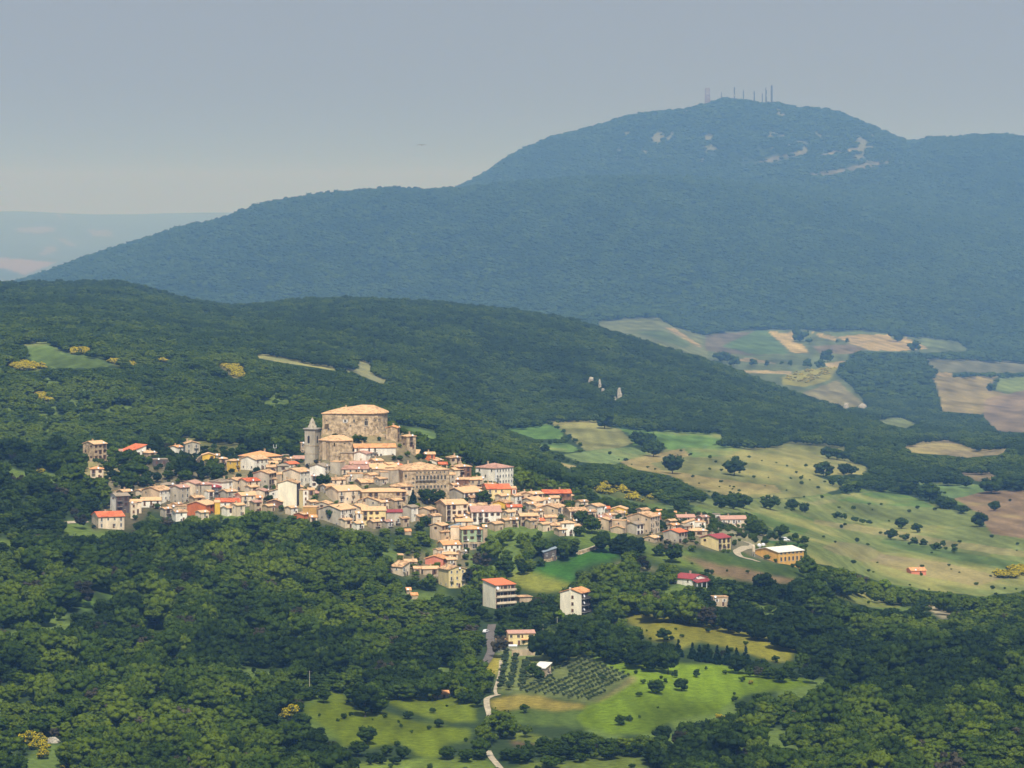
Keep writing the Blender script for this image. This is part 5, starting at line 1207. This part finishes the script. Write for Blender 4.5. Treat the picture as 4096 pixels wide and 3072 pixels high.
def autolabel(rows, grp_noun):
    """rows: (object, px, py, description). Gives each the place it holds beside the nearest landmark"""
    B_ = {}
    for o, px, py, d in rows:
        n, lx, ly = min(LANDM, key=lambda l: math.hypot(px-l[1], (py-l[2])*1.6)); dx = px-lx; dy = (py-ly)*1.6
        w_ = ('left of' if dx < 0 else 'right of') if abs(dx) > abs(dy) else ('above' if dy < 0 else 'below')
        B_.setdefault((d, w_, n), []).append((math.hypot(dx, dy), o))
    for (d, w_, n), v in B_.items():
        v.sort(key=lambda q: q[0])
        for k, (dist, o) in enumerate(v):
            if len(v) == 1: o['label'] = f'{d} {"just " if dist < 90 else ""}{w_} {n}'
            else: o['label'] = f'{d}, {"nearest" if k == 0 else ORD[k]+"nearest"} {w_} {n}' if k < 20 else f'{d}, far {w_} {n}'
rows = []
for o, px, py, (wc, rf, kd, ct), lab in THINGS:
    if lab: o['label'] = lab
    else:
        wr_, wl_, h_ = o['dims']; sz = 'tall ' if h_ > 8.6 else ('low ' if h_ < 3.6 else '')
        rows.append((o, px, py, f'{sz}{COLN[wc]} house with {ROOFN[rf]} {KINDN[kd]} roof' if kd != 'f' else f'{sz}{COLN[wc]} flat-roofed house')); o['group'] = 'houses of the hill village'
    del o['dims']
autolabel(rows, 'house')
trs = []
def single(t, x_, yb, w_, kind='round', yr=(1250,2150), hf=.95, tint=None, nm=None):
    a, b_, c_ = ground(*T(t, x_, yb), *yr); W_ = w_/TL[t][2]/FPX*b_; q = random.Random(int(x_*3+yb))
    src = {'round': CROWN[:4]+CROWN[6:], 'far': CROWN_FAR, 'con': CROWN_CON, 'oli': CROWN_OLI, 'bro': CROWN_BRO, 'lim': CROWN_LIM, 'dry': CROWN_BR, 'shrub': CROWN_FAR}[kind]
    name = nm or {'round': 'broadleaf_tree', 'far': 'field_tree', 'con': 'conifer', 'oli': 'olive_tree', 'bro': 'broom_shrub', 'lim': 'lime_green_tree', 'dry': 'withered_tree', 'shrub': 'shrub'}[kind]
    if kind == 'con': hf = 1.35
    d = {'round': 'round dark green tree', 'far': 'small dark tree', 'con': 'dark pointed conifer', 'oli': 'olive tree', 'bro': 'yellow flowering broom bush', 'lim': 'bright lime green tree', 'dry': 'grey-brown withered tree', 'shrub': 'low dark shrub'}[kind]
    if kind in ('round', 'far') and t in 'RVSOJ': W_ *= 1.28; c_ -= W_*.08
    R_, c = make_tree(name, a, b_, c_, W_*1.08, W_*hf*1.05, src[q.randrange(len(src))], tint if tint is not None else q.uniform(.12,.4), 'x', 'bush' if kind == 'bro' else 'shrub' if kind == 'shrub' else 'tree')
    X_, Y_ = T(t, x_, yb); q_ = w_/TL[t][2]*.45; PROTECT.append(((X_-q_)/1.85172, (X_+q_)/1.85172, (Y_-q_*1.7)/1.85172, (Y_-q_*.3)/1.85172, b_))
    px, py = T(t, x_, yb-w_*.4); trs.append((R_, px, py, d)); R_['group'] = {'bro': 'single broom bushes', 'shrub': 'hedge shrubs in the valley', 'con': 'dark conifers'}.get(kind, 'single trees in fields and village')
    return R_
MR2 = (2100,3250)
for i, (R_, c) in enumerate(far_single): 
    px, py = T('R', *((75,220),(825,290),(1000,280),(455,430))[i]); trs.append((R_, px, py-10, 'small dark tree')); R_['group'] = 'single trees in fields and village'
for i, c in enumerate(broom_src):
    px, py = T('Q', *((150,1500),(260,1520))[i]); trs.append((c.parent, px, py, 'yellow flowering broom bush')); c.parent['group'] = 'single broom bushes'
# big lone trees of the valley fields
for a in ((335,1138,118),(915,1148,100),(1045,1132,75),(1098,1134,62),(945,1030,80),(1000,1036,75),(1050,1042,60),(568,1358,95),(250,1352,90),(330,1356,105),(395,1352,90),(215,1300,50),(1025,1210,42),(970,1205,45),(1142,1242,55),(1185,1228,38),(1290,1246,62),(1470,1262,110),(1540,1275,70),(1600,1302,115),(1690,1352,80),(1725,1355,70),(2018,1368,66),(1925,1470,95),(1420,1482,72),(1520,1508,62),(1350,1552,70),(712,1360,68),(790,1378,55),(1720,1205,90),(2000,1255,110),(2080,1230,100),(2170,1240,100)):
    single('R', *a, 'round', MR2, hf=.9 if a[2] > 60 else 1.0)
for a in ((1378,512,90),(1430,535,95),(1480,560,90),(1500,602,110),(1540,570,70),(1140,396,120),(825,636,45),(772,625,38),(700,575,60),(1640,728,130),(1480,505,70)): single('V', *a, 'round', MR2)
for a in ((330,430,58),(642,422,26),(700,428,30),(890,442,50),(810,440,50),(940,402,68),(1390,272,80),(760,272,75),(1500,332,60),(2000,592,48),(1065,278,24),(545,430,30),(740,235,50),(240,400,60),(290,405,50)): single('R', *a, 'far', (3450,5300))
for a in ((1000,1418,60),(1050,1425,50),(1110,1445,55),(1160,1455,50),(1210,1462,50),(1440,1560,60),(1500,1590,60),(1560,1600,60),(1640,1625,70),(1690,1600,50),(1760,1640,50)): single('R', *a, 'shrub', (1960,3000), hf=.75)
for a in ((740,370,40),(790,400,40),(840,430,40),(880,470,45),(920,500,45),(960,530,40),(870,650,40),(930,665,45),(960,690,40)): single('V', *a, 'shrub', MR2, hf=.7)
# village trees
for a in ((920,1195,205),(800,1400,110),(1385,608,110),(1330,605,70),(1450,600,80),(1060,1600,215),(1940,600,60),(1700,1330,50)): single('B', *a, 'round', (1750,2080))
for a in ((560,870,180),(680,880,190),(1200,890,180),(480,340,140),(560,1120,130),(500,1180,120),(1680,720,70),(1270,1340,120)): single('C', *a, 'round', (1700,2080))
single('C', 420, 885, 120, 'con', (1750,2080))
for a in ((700,740,190),(1180,660,150)): single('A', *a, 'round', (1850,2080))
for a in ((620,700,180),(740,790,200),(600,820,130)): single('K', *a, 'round', (1650,2080))
for a in ((640,1540,80),(730,1558,45),(790,1582,50),(460,1530,80)): single('R', *a, 'round', (1850,2300))
# conifers and trees of the near ground
for a in ((110,968,75),(165,975,85),(225,985,85),(290,992,90),(350,992,80),(410,992,85)): single('S', *a, 'con')
single('K', 1290, 1385, 85, 'con'); single('G', 820, 1170, 60, 'con'); single('S', 690, 590, 80, 'con'); single('G', 1110, 545, 60, 'con')
for a in ((135,1255,95),(215,1575,140),(980,1115,100),(1925,1235,75),(1990,1190,50),(2020,1195,50),(1100,470,0)): 
    if a[2]: single('G', *a, 'round')
for a in ((2000,800,0),(1430,1000,0)): pass
for a in ((1000,380,100),(1150,430,100),(970,440,45),(560,640,0),(1060,760,150),(1120,800,120)):
    if a[2]: single('G', *a, 'round')
for a in ((60,1420,70),(440,1118,36),(240,1348,50),(285,1352,40)): single('S', *a, 'bro')
for a in ((1880,1330,110),(1840,1340,60),(1700,1250,30),(1005,1312,36),(1030,1325,30),(505,1395,44),(400,1322,26),(70,1525,80),(180,1500,110),(250,1515,95),(290,1550,85),(275,1600,85),(215,1540,70),(440,1655,60),(410,1660,40),(150,1460,40)): single('Q', *a, 'bro', (1250,1700))
single('P', 265, 1415, 50, 'bro', (1600,2150)); single('P', 505, 640, 60, 'bro', (2300,3300)); single('K', 1350, 320, 60, 'bro', (1960,2400)); single('K', 1250, 205, 40, 'bro', (1960,2600))
DRY = [single('Q', *a, 'dry', (1250,2000), hf=.8) for a in ((1000,760,110),(1160,1000,100),(1450,900,90),(1690,260,80),(450,620,70))]
for a in ((1750,1180,60),(2050,1060,80),(1560,1010,60)): single('S', *a, 'dry', (1250,2000), hf=.8)
single('E', 2045, 1070, 130, 'lim'); single('S', 1310, 520, 90, 'lim', (1500,2150)); single('A', 580, 640, 160, 'lim', (1850,2080), tint=.0)
for a in ((680,392,58),(860,434,48),(450,537,125),(400,602,110),(560,602,80),(650,617,90),(900,617,85),(205,300,85),(320,392,42),(800,452,32)): single('I', *a, 'round', hf=.85)
for a in ((340,306,22),(285,406,20),(550,386,26),(640,440,24),(180,380,20),(700,470,20),(480,400,14)): single('I', *a, 'shrub')
for a in ((432,492,62),(550,478,56),(470,250,58),(270,637,46),(985,347,32)): single('J', *a, 'round')
for a in ((476,446,24),(310,612,22),(370,388,18),(292,358,15),(620,416,38),(520,417,30),(830,437,28),(750,402,22),(662,382,16),(355,605,16),(440,560,12)): single('J', *a, 'shrub')
for a in ((535,322,58),(600,330,52)): single('J', *a, 'con')
autolabel(trs, 'tree')
# ---------------------------------------------------------------- the olive grove below the yellow house
OP = PD('G', [(1180,620),(1300,540),(1480,560),(1700,620),(2010,750),(1850,860),(1620,1010),(1300,960),(1000,930),(900,905),(900,840),(1020,840),(1190,780)])
cnt = 0
def olive(px, py, lab, w_=1.9):
    global cnt
    a, b_, c_ = ground(px, py); cnt += 1
    R_, c = make_tree('olive_tree', a, b_, c_, w_*random.uniform(.85,1.2), w_*random.uniform(.75,1.0), CROWN_OLI[cnt % 3], random.uniform(.15,.8), lab, 'tree', 'trees of the grove'); c_ = c
for i in range(-20, 50):
    for j in range(0, 22):
        tx = 900+i*33+j*24; ty = 925-i*15+(j-8)*38
        px, py = T('G', tx+random.uniform(-4,4), ty+random.uniform(-3,3))
        if inpoly(np.array([px/1.85172]), np.array([py/1.85172]), OP)[0] and not any(abs(px-T('G',*q)[0]) < 28 and abs(py-T('G',*q)[1]) < 18 for q in ((1150,720),(1330,740))):
            olive(px, py, 'small grey-green olive tree in the slanting rows of the grove')
for c0, (x0, y0), (x1, y1) in ((0,(800,540),(745,880)),(1,(890,590),(830,890)),(2,(1000,620),(960,850))):
    for k in range(11):
        px, py = T('G', x0+(x1-x0)*k/10+random.uniform(-8,8), y0+(y1-y0)*k/10); olive(px, py, ('dark fruit tree in the straight row nearest the road','dark fruit tree in the middle straight row','dark fruit tree in the straight row nearest the orchard shed')[c0], 3.6)
# ================================================================ woods (after the buildings, which keep their ground clear)
x, y, z, r = scatter(1255, 2240, -.205, .205, lambda y: 5.4, 11)
s = np.clip(r.lognormal(-.08, .38, len(x)), .4, 1.9); ht = s*r.uniform(5.6, 8.4, len(x)); wd = s*r.uniform(6.4, 8.6, len(x))
small = fbm(x/40, y/70, 61, 3) > .58; ht = np.where(small, ht*.6, ht); wd = np.where(small, wd*.72, wd)
a_, b_ = proj(x, y, z); inv = (inpoly(a_, b_, VIL) | inpoly(a_, b_, BARN)) & (y > 1700) & (r.uniform(size=len(x)) < .5)
wd = np.where(inv, r.uniform(2.2,4.5,len(x)), wd); ht = np.where(inv, wd*r.uniform(.7,1.0,len(x)), ht)
keep = (inv | (~openland(x, y, z, wd, ht) & ~(clearing(x, y) & (r.uniform(size=len(x)) < .85)))) & ~keepout(x, y) & ~((y < 1420) & (r.uniform(size=len(x)) < .05))
x, y, z, ht, wd = x[keep], y[keep], z[keep], ht[keep], wd[keep]
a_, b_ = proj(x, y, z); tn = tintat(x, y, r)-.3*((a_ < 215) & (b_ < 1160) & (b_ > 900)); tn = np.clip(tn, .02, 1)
px, py = proj(x, y, z+ht*.6); infr = (px > 6) & (px < 2206) & (py < 1640) & (z+ht < HZ+1e9)
# the 300 trees that show largest: real objects
rank = np.argsort(-(wd/y)*infr*np.where(y < 1560, 1.0, .6)); big = rank[:300]; rest = np.ones(len(x), bool); rest[big] = False
srcs = []
for k, i in enumerate(big):
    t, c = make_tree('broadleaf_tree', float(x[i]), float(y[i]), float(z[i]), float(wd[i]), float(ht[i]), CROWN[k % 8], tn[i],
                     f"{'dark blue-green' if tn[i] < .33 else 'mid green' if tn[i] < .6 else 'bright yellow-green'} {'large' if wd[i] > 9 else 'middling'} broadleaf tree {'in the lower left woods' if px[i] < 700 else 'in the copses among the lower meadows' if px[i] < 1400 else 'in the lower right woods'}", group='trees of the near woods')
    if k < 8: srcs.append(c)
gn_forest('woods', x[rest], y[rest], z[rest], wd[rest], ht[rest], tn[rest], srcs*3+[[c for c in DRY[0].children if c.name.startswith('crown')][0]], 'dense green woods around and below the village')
x, y, z, r = scatter(2241, g_(3720), -.17, .17, lambda y: np.interp(y, (2250,5000), (6.4,8.2)), 12)
s = np.clip(r.lognormal(0, .26, len(x)), .5, 1.6); s = s*np.interp(y, (2250,5000), (.9,1.15)); ht = s*r.uniform(5.2, 7.2, len(x)); wd = s*r.uniform(7.5, 9.5, len(x))
keep = ~openland(x, y, z, wd, ht) & ~keepout(x, y) & ~(clearing(x, y) & (r.uniform(size=len(x)) < .85))
# thinner scrub on the valley floor
pxx, pyy = proj(x, y, z); thin = (pxx > 1150) & (gi(y) < 3200) & (pyy > 940) & (r.uniform(size=len(x)) < .35); keep &= ~thin
x, y, z, ht, wd = x[keep], y[keep], z[keep], ht[keep], wd[keep]
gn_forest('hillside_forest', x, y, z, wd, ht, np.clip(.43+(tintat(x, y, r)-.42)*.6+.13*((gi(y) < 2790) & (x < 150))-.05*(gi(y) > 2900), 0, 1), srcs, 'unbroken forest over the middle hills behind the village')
FARSRC = [c for t, c in far_single[:4]]
x, y, z, r = scatter(g_(3721), g_(6420), -.165, .165, lambda y: 17.0, 13)
s = np.clip(r.lognormal(0, .25, len(x)), .5, 1.6); ht = s*r.uniform(9.5, 14, len(x)); wd = s*r.uniform(17, 23, len(x))
keep = ~openland(x, y, z, wd, ht) & ~((gi(y) < 4700) & (proj(x, y, z)[0] < 1150)) ; x, y, z, ht, wd = x[keep], y[keep], z[keep], ht[keep], wd[keep]
gn_forest('mountain_forest', x, y, z, wd, ht, np.clip(.34+(tintat(x, y, r)-.42)*.4, 0, 1), FARSRC, 'forest covering the long front ridge of the mountain')
x, y, z, r = scatter(g_(6400), g_(7640), -.165, .165, lambda y: 21, 14)
s = np.clip(r.lognormal(0, .25, len(x)), .5, 1.6); ht = s*r.uniform(10, 14, len(x)); wd = s*r.uniform(21, 27, len(x))
pxx, pyy = proj(x, y, z); bare = (fbm(x/55, y/230, 71, 5) > .60) & (r.uniform(size=len(x)) < .8) & (pyy > 285) & (pyy < 405) & (pxx > 1330) & (pxx < 1960)
keep = ~(openland(x, y, z, wd*.5, ht*.6) & (r.uniform(size=len(x)) < .85)) & ~bare & (pxx > 560) & ~keepout(x, y); x, y, z, ht, wd = x[keep], y[keep], z[keep], ht[keep], wd[keep]
gn_forest('summit_forest', x, y, z, wd, ht, np.clip(.34+(tintat(x, y, r)-.42)*.4, 0, 1), FARSRC, 'forest covering the rounded summit mountain under the masts')
# low scrub dotted over the meadows and valley fields
x, y, z, r = scatter(1290, 3300, -.15, .15, lambda y: 15, 15)
wd = r.uniform(1.2, 3.2, len(x))*np.interp(y, (1300,3300), (1,1.5)); ht = wd*r.uniform(.6,.9,len(x)); cl = (fbm(x/50, y/90, 19, 3) > .52) & ((y < 2000) | (r.uniform(size=len(x)) < .25))
keep = openland(x, y, z, wd, ht) & ~keepout(x, y) & cl & (r.uniform(size=len(x)) < .5) & ~inpoly(*proj(x, y, z), VIL); x, y, z, ht, wd = x[keep], y[keep], z[keep], ht[keep], wd[keep]
gn_forest('scrub', x, y, z, wd, ht, r.uniform(.1,.6,len(x)), srcs, 'low scattered scrub on the meadows and valley fields')
# broom in flower: scrub patches nobody could count
bx = []; 
for P in BROOM:
    P = np.array(P); ymin, ymax = P[:,1].min(), P[:,1].max()
    for k in range(260):
        qx = random.uniform(P[:,0].min(), P[:,0].max()); qy = random.uniform(ymin, ymax)
        if inpoly(np.array([qx]), np.array([qy]), P)[0]:
            farr = qx > 1700 and qy < 900
            a, b, c = ground(qx*1.85172, qy*1.85172, 3500 if farr else (1950 if qx > 1000 else 2150), 5000 if farr else 3300); bx.append((a, b, c))
bx = np.array(bx); r = np.random.default_rng(5); n = len(bx)
fl = fbm(bx[:,0]/14, bx[:,1]/30, 41, 2) > .42; bx = bx[fl]; n = len(bx)
gn_forest('broom_scrub', bx[:,0], bx[:,1], bx[:,2], r.uniform(4,8,n), r.uniform(3,5,n), r.uniform(.2,.9,n), broom_src, 'yellow flowering broom scrub in patches on the open slopes')
# ---------------------------------------------------------------- haze
hb = MB(); hb.box(-22000, -60, -850, 22000, 85000, 620)
hm = bpy.data.materials.new('haze'); hm.use_nodes = True; hn = hm.node_tree; hn.nodes.remove(hn.nodes['Principled BSDF'])
pv = hn.nodes.new('ShaderNodeVolumePrincipled'); hn.links.new(pv.outputs[0], hn.nodes['Material Output'].inputs['Volume'])
pv.inputs['Color'].default_value = (.26, .52, .99, 1); pv.inputs['Absorption Color'].default_value = (1, 1, 1, 1)
pv.inputs['Density'].default_value = 0.82e-4; pv.inputs['Anisotropy'].default_value = .28; pv.inputs['Density Attribute'].default_value = ''
hm.cycles.homogeneous_volume = True
hz = hb.build('haze', hm); tag(hz, 'thin blue summer haze over the hills', kind='stuff')
